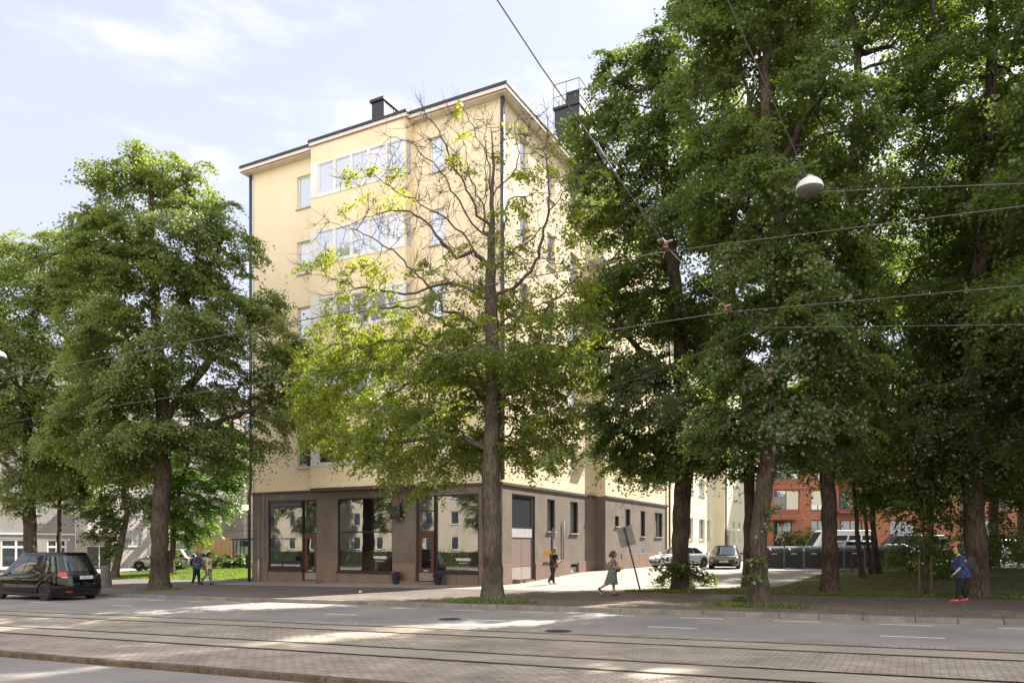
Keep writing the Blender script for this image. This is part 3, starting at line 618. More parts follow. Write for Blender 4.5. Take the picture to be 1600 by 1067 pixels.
# ------------------------------------------------------------------ grey houses across the lawn on the left (facade runs away from the street)
M_grey = speckle(mat('grey stucco', (.27,.26,.255), .92, var=.15, scale=.5, bump=.3, bscale=90), (.2,.19,.19), 60, .3)
M_greyl = speckle(mat('pale grey stucco', (.42,.39,.37), .92, var=.15, scale=.5, bump=.3, bscale=90), (.33,.31,.3), 60, .3)
u0g = -46
PG = lambda a, z, d: (u0g-d, a, z)
Gd = thing('grey_house', 'grey stucco house with white framed windows behind the left trees', 'building', (FX, FY, 0), ANG)
mb = MB(); hg = [(2.6,5.0,-.2,2.15),(6.2,7.9,-.2,2.15)]
hg2 = [(a,a+1.5,z,z+1.7) for z in (4.2,7.5,10.8,14.1) for a in (-7,-3,1,4.3,)]
wall(mb, PG, -12, 8.6, -1.2, 2.5, hg, .2); wall(mb, PG, -12, 8.6, 2.62, 17, hg2, .2); mb.quad((u0g,-12,-1),(u0g-12,-12,-1),(u0g-12,-12,17),(u0g,-12,17)); mb.build('wall', M_grey, Gd)
k = MB(); pbox(k,PG,-12,8.6,2.5,2.618,-.08,.1); k.build('ledge', M_white, Gd)
for h in hg: win(PG,*h,Gd,M_white,G_dark,2,(1.5,),d=.08,fw=.16,sill=1,ms=M_white)
for h in hg2: win(PG,*h,Gd,M_white,G_up,2,(),d=.08,fw=.1,sill=1)
k = MB(); k.prism([(u0g+.5,-12.5),(u0g+.5,9),(u0g-12,9),(u0g-12,-12.5)],2,17,17.3); k.build('roof', M_roof, Gd)
Ge = thing('pale_grey_house', 'pale grey stucco house with balconies behind the lawn on the left', 'building', (FX, FY, 0), ANG)
mb = MB(); hz_ = [(13.0,15.0,1.5,2.9),(9.6,12.0,-.6,1.6),(16.6,18.0,1.2,2.8)]+[(a,a+1.6,z,z+1.7) for z in (4.4,7.6,10.8,14) for a in (9.6,13.2,16.6,19.6,22.8)]
wall(mb, PG, 8.62, 27, -1.2, 16.8, hz_, .2); mb.quad((u0g,27,-1),(u0g-12,27,-1),(u0g-12,27,16.8),(u0g,27,16.8)); mb.build('wall', M_greyl, Ge)
for h in hz_: win(PG,*h,Ge,M_white,G_dark if h[2] < 1 else G_up,2,(),d=.08,fw=.09,sill=1)
k = MB(); k.prism([(u0g+.5,8.7),(u0g+.5,27.4),(u0g-12,27.4),(u0g-12,8.7)],2,16.8,17.1); k.build('roof', M_roof, Ge)
for z in (2.7,5.9,9.1):
    k = MB(); k.box(u0g+.01,u0g+1.3,8.9,12.6,z,z+.14); bo = k.build('balcony', M_sill, Ge); r_ = MB()
    for q in (.25,.5,.75,1.0): r_.box(u0g+1.26,u0g+1.29,8.9,12.6,z+q,z+q+.12)
    for q in (8.92,10.7,12.54): r_.box(u0g+1.2,u0g+1.26,q,q+.05,z+.14,z+1.15)
    r_.build('railing', M_white, bo)
# white rendered house at the far end, in scaffolding
M_wh = speckle(mat('white render', (.62,.60,.56), .9, var=.1, scale=.5), (.5,.48,.45), 60, .2)
Gw = thing('white_house', 'white rendered house partly covered by scaffolding beyond the lawn', 'building', (FX, FY, 0), ANG)
PW = lambda a, z, d: (a, 34+d, z)
mb = MB(); hw = [(a,a+1.5,z,z+1.7) for z in (1.3,4.6,7.9,11.2) for a in (-50,-46,-42,-38,-34,-30,-26)]
wall(mb, PW, -58, -20, -1, 15.5, hw, .2); mb.build('wall', M_wh, Gw)
for h in hw: win(PW,*h,Gw,M_white,G_dark,2,(),d=.08,fw=.1,sill=1)
k = MB(); k.prism([(-58.5,33.5),(-19.5,33.5),(-19.5,46),(-58.5,46)],2,15.5,15.8); k.build('roof', M_roof, Gw)

# ------------------------------------------------------------------ pale block across the street (seen mirrored in the shop windows)
Op = thing('opposite_building', 'pale stucco block across the street, mirrored in the shop windows', 'building', (FX, FY, 0), ANG)
PO = lambda a, z, d: (a, -52-d, z)
mb = MB(); ho = [(a,a+1.2,z,z+1.7) for z in (1.0,4.3,7.6,10.9,14.2) for a in range(-128,46,4)]
M_opp = speckle(mat('pale ochre stucco', (.60,.52,.40), .92, var=.12, scale=.5), (.5,.43,.33), 50, .2)
wall(mb, PO, -131, 48, -1, 17.5, ho, .2); mb.build('wall', M_opp, Op)
wproto = win(PO,*ho[0],Op,M_white,G_dark,1,(),d=.08,fw=.1,sill=1)
for h in ho[1:]:
    c = copy_tree(wproto, Op); c.location = (h[0]-ho[0][0], 0, h[2]-ho[0][2])
tag(MB().box(-132,49,-64,-52.001,17.5,17.8).build('roof', M_roof, Op))

# ------------------------------------------------------------------ trees
def bark(name, c1, c2):
    m, t, b = newmat(name); b.inputs['Roughness'].default_value = .95; b.inputs['Specular IOR Level'].default_value = .2
    g = t.nodes.new('ShaderNodeTexCoord'); mpn = t.nodes.new('ShaderNodeMapping'); mpn.inputs['Scale'].default_value = (9, 9, 1.1)
    n = t.nodes.new('ShaderNodeTexNoise'); n.inputs['Scale'].default_value = 2.4; n.inputs['Detail'].default_value = 8; n.inputs['Roughness'].default_value = .7
    r = t.nodes.new('ShaderNodeValToRGB'); r.color_ramp.elements[0].position = .38; r.color_ramp.elements[1].position = .62; r.color_ramp.elements[0].color = (*c2, 1); r.color_ramp.elements[1].color = (*c1, 1)
    t.links.new(g.outputs['Object'], mpn.inputs[0]); t.links.new(mpn.outputs[0], n.inputs['Vector']); t.links.new(n.outputs[0], r.inputs[0])
    n3 = t.nodes.new('ShaderNodeTexNoise'); n3.inputs['Scale'].default_value = 1.1; n3.inputs['Detail'].default_value = 4; mr = t.nodes.new('ShaderNodeMapRange'); mr.inputs[1].default_value = .3; mr.inputs[2].default_value = .7; mr.inputs[3].default_value = .6; mr.inputs[4].default_value = 1.4
    mu = t.nodes.new('ShaderNodeMixRGB'); mu.blend_type = 'MULTIPLY'; mu.inputs[0].default_value = 1
    t.links.new(g.outputs['Object'], n3.inputs['Vector']); t.links.new(n3.outputs[0], mr.inputs[0]); t.links.new(r.outputs[0], mu.inputs[1]); t.links.new(mr.outputs[0], mu.inputs[2]); t.links.new(mu.outputs[0], b.inputs['Base Color'])
    bp = t.nodes.new('ShaderNodeBump'); bp.inputs['Strength'].default_value = 1; bp.inputs['Distance'].default_value = .05
    t.links.new(n.outputs[0], bp.inputs['Height']); t.links.new(bp.outputs[0], b.inputs['Normal']); return m
M_bark = bark('linden bark', (.125,.098,.075), (.035,.026,.02))
M_bark2 = bark('maple bark', (.15,.125,.095), (.05,.04,.03))
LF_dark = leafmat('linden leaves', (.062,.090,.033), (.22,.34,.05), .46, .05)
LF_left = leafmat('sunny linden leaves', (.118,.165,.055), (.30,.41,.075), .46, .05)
LF_mid = leafmat('yellow green maple leaves', (.145,.19,.028), (.44,.53,.045), .55, .05)
LF_brt = leafmat('light green maple leaves', (.075,.15,.03), (.24,.42,.04), .5)
LF_shr = leafmat('shrub leaves', (.07,.13,.025), (.2,.34,.04), .45)

def colonize(rng, seeds, attr, step, infl, kill, wob=.18, up=.04, maxn=9000):
    """space colonisation: seeds = [(points, parent_index...)]; returns nodes, parents"""
    nodes = [np.array(p, float) for p in seeds[0]]; par = list(seeds[1])
    N = np.zeros((maxn, 3)); N[:len(nodes)] = nodes; n = len(nodes)
    A = attr.copy(); best = np.full(len(A), 1e9); bi = np.zeros(len(A), int); start = 0; alive = np.ones(len(A), bool)
    for it in range(260):
        for s0 in range(start, n, 400):
            blk = N[s0:min(n, s0+400)]
            D = np.linalg.norm(A[:, None, :]-blk[None], axis=2); j = D.argmin(1); d = D[np.arange(len(A)), j]
            m = d < best; best[m] = d[m]; bi[m] = j[m]+s0
        start = n; keep = best > kill
        A, best, bi = A[keep], best[keep], bi[keep]
        if not len(A) or n >= maxn-1: break
        act = best < infl
        if not act.any(): infl *= 1.4; 
        if infl > 40: break
        if not act.any(): continue
        ids = np.unique(bi[act]); S = np.zeros((n, 3)); dd = A[act]-N[bi[act]]; dd /= np.linalg.norm(dd, axis=1)[:, None]
        np.add.at(S, bi[act], dd)
        new = S[ids]; new /= np.maximum(np.linalg.norm(new, axis=1)[:, None], 1e-6)
        new += rng.normal(0, wob, new.shape); new[:, 2] += up; new /= np.linalg.norm(new, axis=1)[:, None]
        k = min(len(ids), maxn-n)
        N[n:n+k] = N[ids[:k]]+new[:k]*step; par += list(ids[:k]); n += k
        if k == 0: break
    return N[:n], np.array(par)
def radii(N, par, tip, e, base_r=None, fixed=None):
    n = len(N); r = np.zeros(n); acc = np.zeros(n)
    for i in range(n-1, 0, -1):
        r[i] = max(tip, acc[i]**(1/e)) if acc[i] else tip
        acc[par[i]] += r[i]**e
    r[0] = acc[0]**(1/e)
    return r
def tubes(N, par, r, rng, rmin=0.):
    """branch mesh following the skeleton, one continuous tube per chain"""
    n = len(N); kids = [[] for _ in range(n)]
    for i in range(1, n): kids[par[i]].append(i)
    V, F, off = [], [], 0; st = [(0, None)]
    while st:
        s, p = st.pop(); ch = [s]; 
        while True:
            ks = kids[ch[-1]]
            if not ks: break
            ks = sorted(ks, key=lambda k: -r[k])
            for q in ks[1:]: st.append((q, ch[-1]))
            ch.append(ks[0])
        pts = [N[i] for i in ch]; rr = [r[i] for i in ch]
        if p is not None: pts = [N[p]]+pts; rr = [min(r[p], rr[0]*1.25)]+rr
        if rr[min(1,len(rr)-1)] < rmin: continue
        if len(pts) < 2: continue
        m = 14 if rr[0] > .18 else (8 if rr[0] > .06 else (5 if rr[0] > .02 else 3))
        P = np.array(pts); T = np.gradient(P, axis=0); T /= np.maximum(np.linalg.norm(T, axis=1)[:, None], 1e-9)
        a = np.cross(T[0], [0.3, 1, .1]); a /= np.linalg.norm(a); ring = []
        for i in range(len(P)):
            a = a-T[i]*a.dot(T[i]); a /= max(np.linalg.norm(a), 1e-9); b = np.cross(T[i], a); g = np.arange(m)*2*math.pi/m
            rad = rr[i]*(1+(rng.normal(0, .05, m) if m > 7 else 0))
            ring.append(P[i]+np.outer(np.cos(g)*rad, a)+np.outer(np.sin(g)*rad, b))
        V.append(np.concatenate(ring)); L_ = len(P)
        for i in range(L_-1):
            k = np.arange(m); F.append(np.stack([off+i*m+k, off+i*m+(k+1)%m, off+(i+1)*m+(k+1)%m, off+(i+1)*m+k], 1))
        off += L_*m
    return np.concatenate(V), np.concatenate(F)
def fast_mesh(name, V, F, tone=None):
    me = bpy.data.meshes.new(name); me.vertices.add(len(V)); me.vertices.foreach_set('co', np.ascontiguousarray(V, dtype=np.float32).ravel())
    k = F.shape[1]; me.loops.add(len(F)*k); me.loops.foreach_set('vertex_index', np.ascontiguousarray(F, dtype=np.int32).ravel())
    me.polygons.add(len(F)); me.polygons.foreach_set('loop_start', np.arange(0, len(F)*k, k, dtype=np.int32)); me.polygons.foreach_set('loop_total', np.full(len(F), k, np.int32))
    me.update(calc_edges=True)
    if tone is not None:
        a = me.attributes.new('tone', 'FLOAT', 'FACE'); a.data.foreach_set('value', tone.astype(np.float32))
    return me
def leaves(rng, C, size, spread, n_per, flat=.5, droop=.5, tone_c=None, wide=.42, out=None, nj=.38):
    """n_per leaves round each centre: kites folded along the midrib, lying in drooping flattened sprays that face up and outward"""
    k = len(C); n = k*n_per; idx = np.repeat(np.arange(k), n_per)
    if out is None: out = C*np.array([1, 1, 0])
    o = out/np.maximum(np.linalg.norm(out, axis=1)[:, None], 1e-6)
    N_ = o*rng.uniform(.2, 1.1, (k, 1))+np.array([0, 0, .75])+rng.normal(0, .36, (k, 3)); N_ /= np.linalg.norm(N_, axis=1)[:, None]
    T1 = o+np.array([0, 0, .01])+rng.normal(0, .3, (k, 3)); T1 -= N_*(T1*N_).sum(1)[:, None]; T1 /= np.linalg.norm(T1, axis=1)[:, None]; T2 = np.cross(N_, T1)
    sp = spread*rng.uniform(.6, 1.35, (k, 1))
    a = rng.normal(0, 1, (n, 1))*sp[idx]; b = rng.normal(0, .62, (n, 1))*sp[idx]; c = rng.normal(0, .16, (n, 1))*sp[idx]-droop*(a*a+b*b)/(2.6*sp[idx])
    p = C[idx]+T1[idx]*a+T2[idx]*b+N_[idx]*c
    az = rng.uniform(0, 2*math.pi, (n, 1)); d = T1[idx]*(np.cos(az)+.5)+T2[idx]*np.sin(az)-N_[idx]*rng.uniform(.0, .9, (n, 1)); d /= np.linalg.norm(d, axis=1)[:, None]
    up = N_[idx]+rng.normal(0, nj, (n, 3)); s = np.cross(d, up); s /= np.linalg.norm(s, axis=1)[:, None]; nn = np.cross(s, d)
    L_ = size*rng.uniform(.65, 1.25, n)[:, None]; w_ = L_*wide
    V = np.stack([p, p+d*L_*.5+s*w_+nn*L_*.08, p+d*L_, p+d*L_*.5-s*w_+nn*L_*.08], 1).reshape(-1, 3)
    F = np.arange(n*4).reshape(n, 4)
    t = rng.uniform(0, 1, n)*.5+(tone_c[idx] if tone_c is not None else rng.uniform(0, 1, k)[idx])*.5
    return V, F, t
def thin(rng, C, cell):
    """keep about one centre per cell so that sprays stay apart"""
    q = rng.permutation(len(C)); C = C[q]; key = np.floor(C/np.array([cell, cell, cell*.75])).astype(int); _, i = np.unique(key, axis=0, return_index=True); return C[i]
def ellipsoids(rng, lobes, n, shell=.55, sub=True):
    if sub:                                                # break every big lobe into billows
        out = []
        for (cx, cy, cz, a, b, c) in lobes:
            m_ = min(a, b, c)
            if m_ < 1.1: out.append((cx, cy, cz, a, b, c)); continue
            k = int(np.clip(round(a*b*c/3.2), 7, 16)); d = rng.normal(0, 1, (k, 3)); d /= np.linalg.norm(d, axis=1)[:, None]; f = rng.uniform(.5, .8, k)
            for dd, ff in zip(d, f): q = rng.uniform(.31, .47); out.append((cx+dd[0]*a*ff, cy+dd[1]*b*ff, cz+dd[2]*c*ff, max(a*q, .8), max(b*q, .8), max(c*q*.85, .7)))
        lobes = out
    vol = np.array([a*b*c for *_, a, b, c in lobes])**.8; vol = vol/vol.sum(); out = []
    for (cx, cy, cz, a, b, c), f in zip(lobes, vol):
        k = max(6, int(n*f)); d = rng.normal(0, 1, (k, 3)); d /= np.linalg.norm(d, axis=1)[:, None]; rr = rng.uniform(shell**3, 1, k)**(1/3)
        out.append(np.array([cx, cy, cz])+d*rr[:, None]*np.array([a, b, c]))
    return np.concatenate(out)
def flare(P, r, R0, h=1.1, amt=.55):
    """widen the foot of the trunk"""
    z = P[:, 2]-P[0, 2]; m = z < h; r[m] *= 1+amt*np.clip(1-z[m]/h, 0, 1)**2; return r
def tree(name, label, seed, base, trunk_px, lobes_px, r0, leafm, barkm=M_bark, nattr=1700, nleaf=60000, lsize=.12, limbs=(), shell=.5, step=.5, spread=.42, tip=.011, e=2.35, cat='tree', group=None, leaf_fn=None, kill=.75, extra=None, twig=False, sub=True, limb=1., clump=1.7, droop=.5, leafr=3):
    """trunk_px, limbs: polylines in photo places at the tree's own distance (x, y, depth offset); lobes: (x, y, rx, ry, depth offset, depth radius)"""
    rng = np.random.default_rng(seed); d = base.y
    def L3(px, py, dy=0): D = d+dy; return np.array([(px-800)/1192*D-base.x, dy, (850-py)/1192*D+1.72-base.z])
    tp = [L3(*p) for p in trunk_px]; tp[0] = np.array([0, 0, -.15])
    def resample(pl, st_):
        out = [pl[0]]
        for a, b in zip(pl[:-1], pl[1:]):
            k = max(1, int(round(np.linalg.norm(b-a)/st_))); out += [a+(b-a)*(i+1)/k+(rng.normal(0, .02, 3) if k > 1 else 0) for i in range(k)]
        return out
    nodes = resample(tp, step*.8); par = [0]+list(range(len(nodes)-1)); nt_ = len(nodes)
    for lm in limbs:
        pl = [L3(*p) for p in lm]; A0 = np.array(nodes[:]); j = int(np.linalg.norm(A0-pl[0], axis=1).argmin()); pts_ = resample([nodes[j]]+pl[1:], step*.7)[1:]
        pts_ = [q+rng.normal(0, .035, 3) for q in pts_]
        for q in pts_: par.append(j); nodes.append(q); j = len(nodes)-1
    lob = []
    for (px, py, rx, ry, dy, rd) in lobes_px:
        c = L3(px, py, dy); D = d+dy; lob.append((c[0], c[1], c[2], rx/1192*D, rd, ry/1192*D))
    A = ellipsoids(rng, lob, nattr, shell, sub); A = A[A[:, 2] > 1.2]
    N, P = colonize(rng, (nodes, par), A, step, 6., kill)
    r = radii(N, P, tip, e)
    # scale so that the foot has the measured radius
    prof = np.linspace(1, .55, nt_)*r0
    sc = r0/max(r[1], 1e-6); thick = np.clip(r/(.3*r[1]), 0, 1); r = r*(1+(sc-1)*thick) if sc < 1 else r*sc**np.clip(thick*1.2, 0, 1)
    zt = N[:nt_, 2]/max(N[nt_-1, 2], 1e-3); r[:nt_] = np.maximum(np.minimum(r[:nt_], r0*(1-.55*zt)), r0*(1-.93*zt)); r[:nt_][zt < .3] = r0*(1-.35*zt[zt < .3]*1.0)
    if limb != 1: r[nt_:] = np.maximum(r[nt_:]*limb, np.minimum(r[nt_:], .012))
    r = flare(N, r, r0)
    o = thing(name, label, cat, tuple(base), 0, group)
    V, F = tubes(N, P, r, rng); tk = link('trunk', fast_mesh('trunk', V, F), barkm, o, smooth=True)
    kids = np.zeros(len(N), int); np.add.at(kids, P[1:], 1)
    hh = np.zeros(len(N), int)
    for i_ in range(len(N)-1, 0, -1): hh[P[i_]] = max(hh[P[i_]], hh[i_]+1)
    m = (hh <= leafr); m[:nt_] = False; m[nt_-1] = True; C = N[m]
    # leaf sprays are shifted outwards a little, several per twig node
    C = np.repeat(C, 2, 0)+rng.normal(0, .18, (m.sum()*2, 3)); C = thin(rng, C, spread*clump)
    if leaf_fn is not None:
        D = d+C[:, 1]; X_ = (C[:, 0]+base.x)/D*1192+800; Y_ = 850-(C[:, 2]+base.z-1.72)/D*1192; C = C[rng.uniform(0, 1, len(C)) < leaf_fn(X_, Y_)]
    if twig:
        q = N[m]; k = np.repeat(np.arange(len(q)), 4); dv0 = (N-N[P])[m]; dv0 /= np.maximum(np.linalg.norm(dv0, axis=1)[:, None], 1e-6); dd = rng.normal(0, .62, (len(k), 3))+dv0[k]*.9; dd[:, 2] += .35; dd /= np.linalg.norm(dd, axis=1)[:, None]; ln = rng.uniform(.25, .75, len(k))[:, None]
        mid = q[k]+dd*ln*.55+rng.normal(0, .035, (len(k), 3)); en = q[k]+dd*ln; sA = np.cross(dd, [0.2, .9, .1]); sA /= np.linalg.norm(sA, axis=1)[:, None]; sB = np.cross(dd, sA); w0 = .0075
        tri = lambda p_, w_: [p_+sA*w_, p_-sA*w_*.5+sB*w_*.87, p_-sA*w_*.5-sB*w_*.87]
        VV = np.stack(tri(q[k], w0)+tri(mid, w0*.8)+tri(en, w0*.35), 1).reshape(-1, 3); base_ = np.arange(len(k))[:, None]*9
        FF = np.concatenate([base_+np.array([[a, b, b+3, a+3]]) for a, b in ((0,1),(1,2),(2,0))]+[base_+3+np.array([[a, b, b+3, a+3]]) for a, b in ((0,1),(1,2),(2,0))])
        link('twigs', fast_mesh('twigs', VV, FF), barkm, o, smooth=True)
    if len(C):
        per = max(3, int(round(nleaf/len(C)))); ax = np.stack([np.interp(C[:, 2], N[:nt_, 2], N[:nt_, 0]), np.zeros(len(C)), C[:, 2]*.82], 1)
        V, F, t = leaves(rng, C, lsize, spread, per, tone_c=rng.uniform(0, 1, len(C)), out=C-ax, droop=droop)
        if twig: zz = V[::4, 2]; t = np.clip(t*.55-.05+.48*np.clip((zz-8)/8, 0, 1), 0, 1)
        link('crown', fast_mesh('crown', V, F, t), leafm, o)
    return o

def fan(px, py, rx, ry, dd=0., rd=None, d=30): return (px, py, rx, ry, dd, rd if rd else min(rx, ry*1.3)/1192*d)
LT = 'lindens along the street'
# big linden left of the building
b4 = GP(250, 920)
tree('linden_tree', 'large rounded linden with thick trunk on the pavement left of the yellow building', 4, b4,
     [(250,920),(249,860),(251,800),(255,740),(256,680),(252,600),(246,520),(240,440),(236,360),(236,290)],
     [(l[0],l[1],l[2],l[3],l[4],l[5]) for l in [(232,262,56,50,0,1.6),(150,395,48,46,0,1.8),(135,450,50,50,0,2.2),(325,330,34,50,0,1.6),(175,305,48,52,0,1.6),(290,300,48,52,.5,1.6),(160,350,36,40,0,1.2),(320,345,42,45,0,1.4),(250,380,110,80,-.5,2.8),(350,400,48,42,0,1.6),(392,384,22,12,0,.5),(190,470,90,70,-1,2.6),(370,490,92,72,0,2.6),(300,540,130,90,-1.5,3.2),(150,580,90,80,0,2.8),(440,560,46,58,0,1.8),(458,545,34,46,0,1.6),(440,620,44,44,0,1.6),(300,430,80,60,0,2.6),(200,390,70,60,0,2.4),(250,640,150,70,-1,3.2),(395,650,70,62,0,2),(120,670,70,50,0,2),(330,690,80,45,0,2),(200,700,90,45,0,2.4)]],
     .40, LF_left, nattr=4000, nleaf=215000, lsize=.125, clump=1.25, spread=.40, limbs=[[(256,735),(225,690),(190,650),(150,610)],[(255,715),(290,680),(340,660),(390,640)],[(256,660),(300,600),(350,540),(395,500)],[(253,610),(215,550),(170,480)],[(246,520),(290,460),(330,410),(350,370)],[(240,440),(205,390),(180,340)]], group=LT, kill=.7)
# lindens farther left
def BD(px, d):
    x = (px-800)/1192*d; return Vector((x, d, float(gz(*UV(x, d)))))
b1 = BD(48, 50)
tree('linden_tree', 'broad linden at the left edge of the photo with its trunk behind the black minivan', 11, b1,
     [(48,905),(47,850),(46,780),(44,700),(40,620),(45,540),(60,460),(70,400)],
     [(70,385,62,34,0,2.5),(115,378,40,30,0,2.2),(20,400,50,30,0,2.2),(130,450,50,50,0,2.5),(150,400,46,44,0,2.5),(105,430,60,50,0,3),(20,420,60,40,0,2.5),(120,400,50,45,0,2.2),(-40,470,70,70,0,3),(60,470,100,70,-1,3.5),(150,520,60,70,0,3),(0,560,110,80,-1,4),(110,600,80,80,0,3.5),(-60,640,90,70,0,4),(50,680,110,60,-1,4),(150,690,50,50,0,3),(60,745,70,25,0,2.5),(20,775,40,20,-1,2)],
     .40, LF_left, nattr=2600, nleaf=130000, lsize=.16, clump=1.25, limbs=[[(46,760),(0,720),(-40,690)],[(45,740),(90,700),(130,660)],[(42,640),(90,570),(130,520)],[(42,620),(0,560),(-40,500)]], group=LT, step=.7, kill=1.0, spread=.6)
b2 = BD(92, 54)
tree('young_maple', 'thin trunked maple in front of the grey house, left', 12, b2, [(92,895),(92,840),(93,790),(94,740),(98,680)],
     [(110,700,50,40,0,2.5),(90,640,60,40,0,2.5),(130,770,26,20,-.5,1.5),(75,760,30,22,0,1.5),(150,740,30,22,0,1.6)], .17, LF_dark, nattr=420, nleaf=14000, lsize=.19, step=.7, spread=.6, kill=1.)
b3 = BD(178, 52)
tree('leaning_maple', 'slender leaning maple with a bent dark trunk on the lawn', 13, b3, [(180,905),(184,870),(192,835),(198,800),(193,760),(190,710)],
     [(165,800,36,30,0,2),(215,790,34,28,0,2),(150,745,44,32,0,2.4),(205,735,50,36,0,2.4),(182,690,50,34,0,2.4),(140,830,24,14,0,1.3),(160,855,18,12,0,1.)], .24, LF_dark, barkm=M_bark2, nattr=520, nleaf=15000, lsize=.17, step=.6, spread=.5, kill=.9)
bb = BD(268, 56)
tree('light_green_maple', 'bright green maple on the lawn between the thick linden and the yellow building', 14, bb, [(268,885),(270,850),(274,800),(285,750),(300,700)],
     [(300,790,48,36,0,3),(345,775,40,36,0,2.5),(330,730,60,38,0,3),(280,735,50,38,0,3),(370,740,28,28,0,2),(315,835,26,12,0,1.6),(250,790,22,30,0,2),(350,690,50,30,0,2.5)], .22, LF_brt, barkm=M_bark2, nattr=900, nleaf=36000, lsize=.18, step=.6, spread=.5, kill=.9)

# the half bare maple in front of the corner
b5 = GP(770, 938)
def lf5(x, y):
    p = np.clip((y-380)/150, 0, 1)**1.4
    p = np.where(y > 510, 1., p)
    p = np.maximum(p, .22*(((x-575)/70)**2+((y-290)/45)**2 < 1)); p = np.maximum(p, .42*(((x-520)/62)**2+((y-420)/45)**2 < 1))
    p = np.where((x > 700) & (y < 400), np.maximum(p, .03+.10*((y > 260) & (x > 790))), p)
    p = np.where((x < 650) & (y > 370) & (y < 530), p*.55, p); p = np.where((y < 225), 0.015, p); p = np.where((x > 640) & (x < 900) & (y > 400) & (y < 540), p*.5, p)
    return p
D = lambda pts_, a, b: [(x, y, a+(b-a)*i/(len(pts_)-1)) for i, (x, y) in enumerate(pts_)]
limbs5 = [D([(766,642),(749,590),(738,565),(699,552),(647,534),(613,530),(560,545)],0,1.2), D([(764,650),(749,616),(725,597),(686,593),(640,600),(590,625)],0,3), D([(760,702),(738,690),(699,660),(650,640),(600,650)],0,.8), D([(760,705),(730,690),(690,680),(640,690),(580,690),(520,680)],0,1.5),
 D([(783,634),(790,616),(824,603),(850,597),(890,600)],0,-1), D([(785,702),(802,672),(835,660),(870,670)],0,1.2), D([(785,700),(800,690),(830,700),(870,715)],0,-2),
 D([(765,518),(746,510),(722,494),(694,484),(679,455),(643,423),(624,400),(580,370),(530,350)],0,.9), D([(753,423),(738,392),(714,404),(687,376),(659,341),(639,329),(608,329),(560,345)],0,2.2), D([(748,410),(738,392),(722,364),(698,341),(659,321),(620,300),(580,270)],0,-.6),
 D([(757,370),(746,360),(718,313),(694,278),(675,254),(647,227),(620,215),(600,212)],0,.9), D([(757,350),(746,337),(726,286),(706,254),(690,219),(679,191),(655,164)],0,-1), D([(763,370),(757,360),(759,297),(761,238),(757,191),(753,168)],0,.6), D([(757,330),(740,290),(728,240),(722,200),(700,170)],0,1.7), D([(766,300),(762,250),(740,200),(720,165)],0,-1.5),
 D([(776,478),(793,455),(828,423),(838,408),(848,360),(858,329),(858,278),(852,234),(856,203),(852,172)],0,-1.0), D([(858,329),(883,297),(907,278),(925,262)],-.7,-1.6), D([(772,420),(813,384),(844,360),(880,335)],0,1.3), D([(773,518),(797,494),(820,478),(852,475),(890,480)],0,1.8), D([(778,515),(789,510),(844,486),(891,447),(920,420)],0,-1.6),
 D([(772,425),(785,416),(789,329),(797,309),(835,300)],0,.9), D([(768,310),(773,305),(785,286),(805,266),(809,238),(805,200),(812,172)],0,-.5), D([(770,470),(740,455),(700,440),(640,460),(560,450),(500,430)],0,3), D([(768,560),(730,540),(690,500),(650,480),(590,480),(520,500)],0,3.6), D([(768,560),(800,545),(850,540),(900,545)],0,2.0)]
tree('maple_tree', 'half bare maple with yellow green leaves and thick trunk before the building corner', 5, b5,
     [(770,938),(769,860),(768,780),(768,700),(770,640),(772,580),(769,520),(768,470),(765,420),(768,370),(768,320),(770,260),(768,210)],
     [(770,330,130,150,0,3),(680,260,80,80,0,2.2),(850,260,60,80,0,2.2),(600,320,80,70,1.4,2.2),(545,420,80,50,2.2,2.2),(560,520,80,60,2.6,2.6),(530,600,80,60,3,2.6),(520,680,60,46,3,2.4),(500,640,44,40,3.4,2),(620,680,100,60,.5,3),(640,735,60,28,0,2),(700,600,110,90,1.5,3),(845,560,90,80,0,3),(850,680,62,60,0,2.6),(870,440,60,70,0,2.4),(770,500,160,120,0,4),(730,700,60,45,1.5,2.4),(650,760,36,22,-1.5,1)],
     .33, LF_mid, barkm=M_bark2, nattr=3700, nleaf=98000, lsize=.105, clump=1.3, limb=.78, limbs=limbs5, sub=False, leaf_fn=lf5, kill=.55, step=.38, spread=.26, tip=.007, e=2.05, twig=True, shell=.2, leafr=3)

# right hand row
b6 = GP(1065, 920)
tree('linden_tree', 'tall dark linden with leafy shoots round its foot beside the leaning sign', 6, b6,
     [(1065,920),(1063,860),(1066,800),(1068,740),(1070,670),(1066,600),(1062,520),(1055,440),(1045,360),(1040,280),(1035,200),(1030,120)],
     [(1040,95,70,70,0,3),(985,150,60,60,0,2.6),(955,110,34,30,0,1.5),(945,215,50,60,0,2.2),(1060,230,100,90,-1,4),(940,310,50,60,0,2.4),(1010,370,100,80,0,4),(985,480,80,70,1,3.4),(1070,520,100,80,-1,4),(960,580,60,55,0,2.6),(1060,640,120,70,-1,4),(965,680,50,50,0,2.2),(1010,715,90,30,0,3),(1110,690,60,40,0,3),(920,655,22,40,0,1.2),(910,240,24,40,0,1)],
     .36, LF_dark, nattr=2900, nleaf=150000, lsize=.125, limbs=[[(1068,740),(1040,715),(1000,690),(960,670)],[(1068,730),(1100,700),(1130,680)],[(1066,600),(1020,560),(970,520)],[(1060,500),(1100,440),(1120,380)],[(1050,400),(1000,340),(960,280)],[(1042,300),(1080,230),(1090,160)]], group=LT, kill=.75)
b7 = GP(1170, 916)
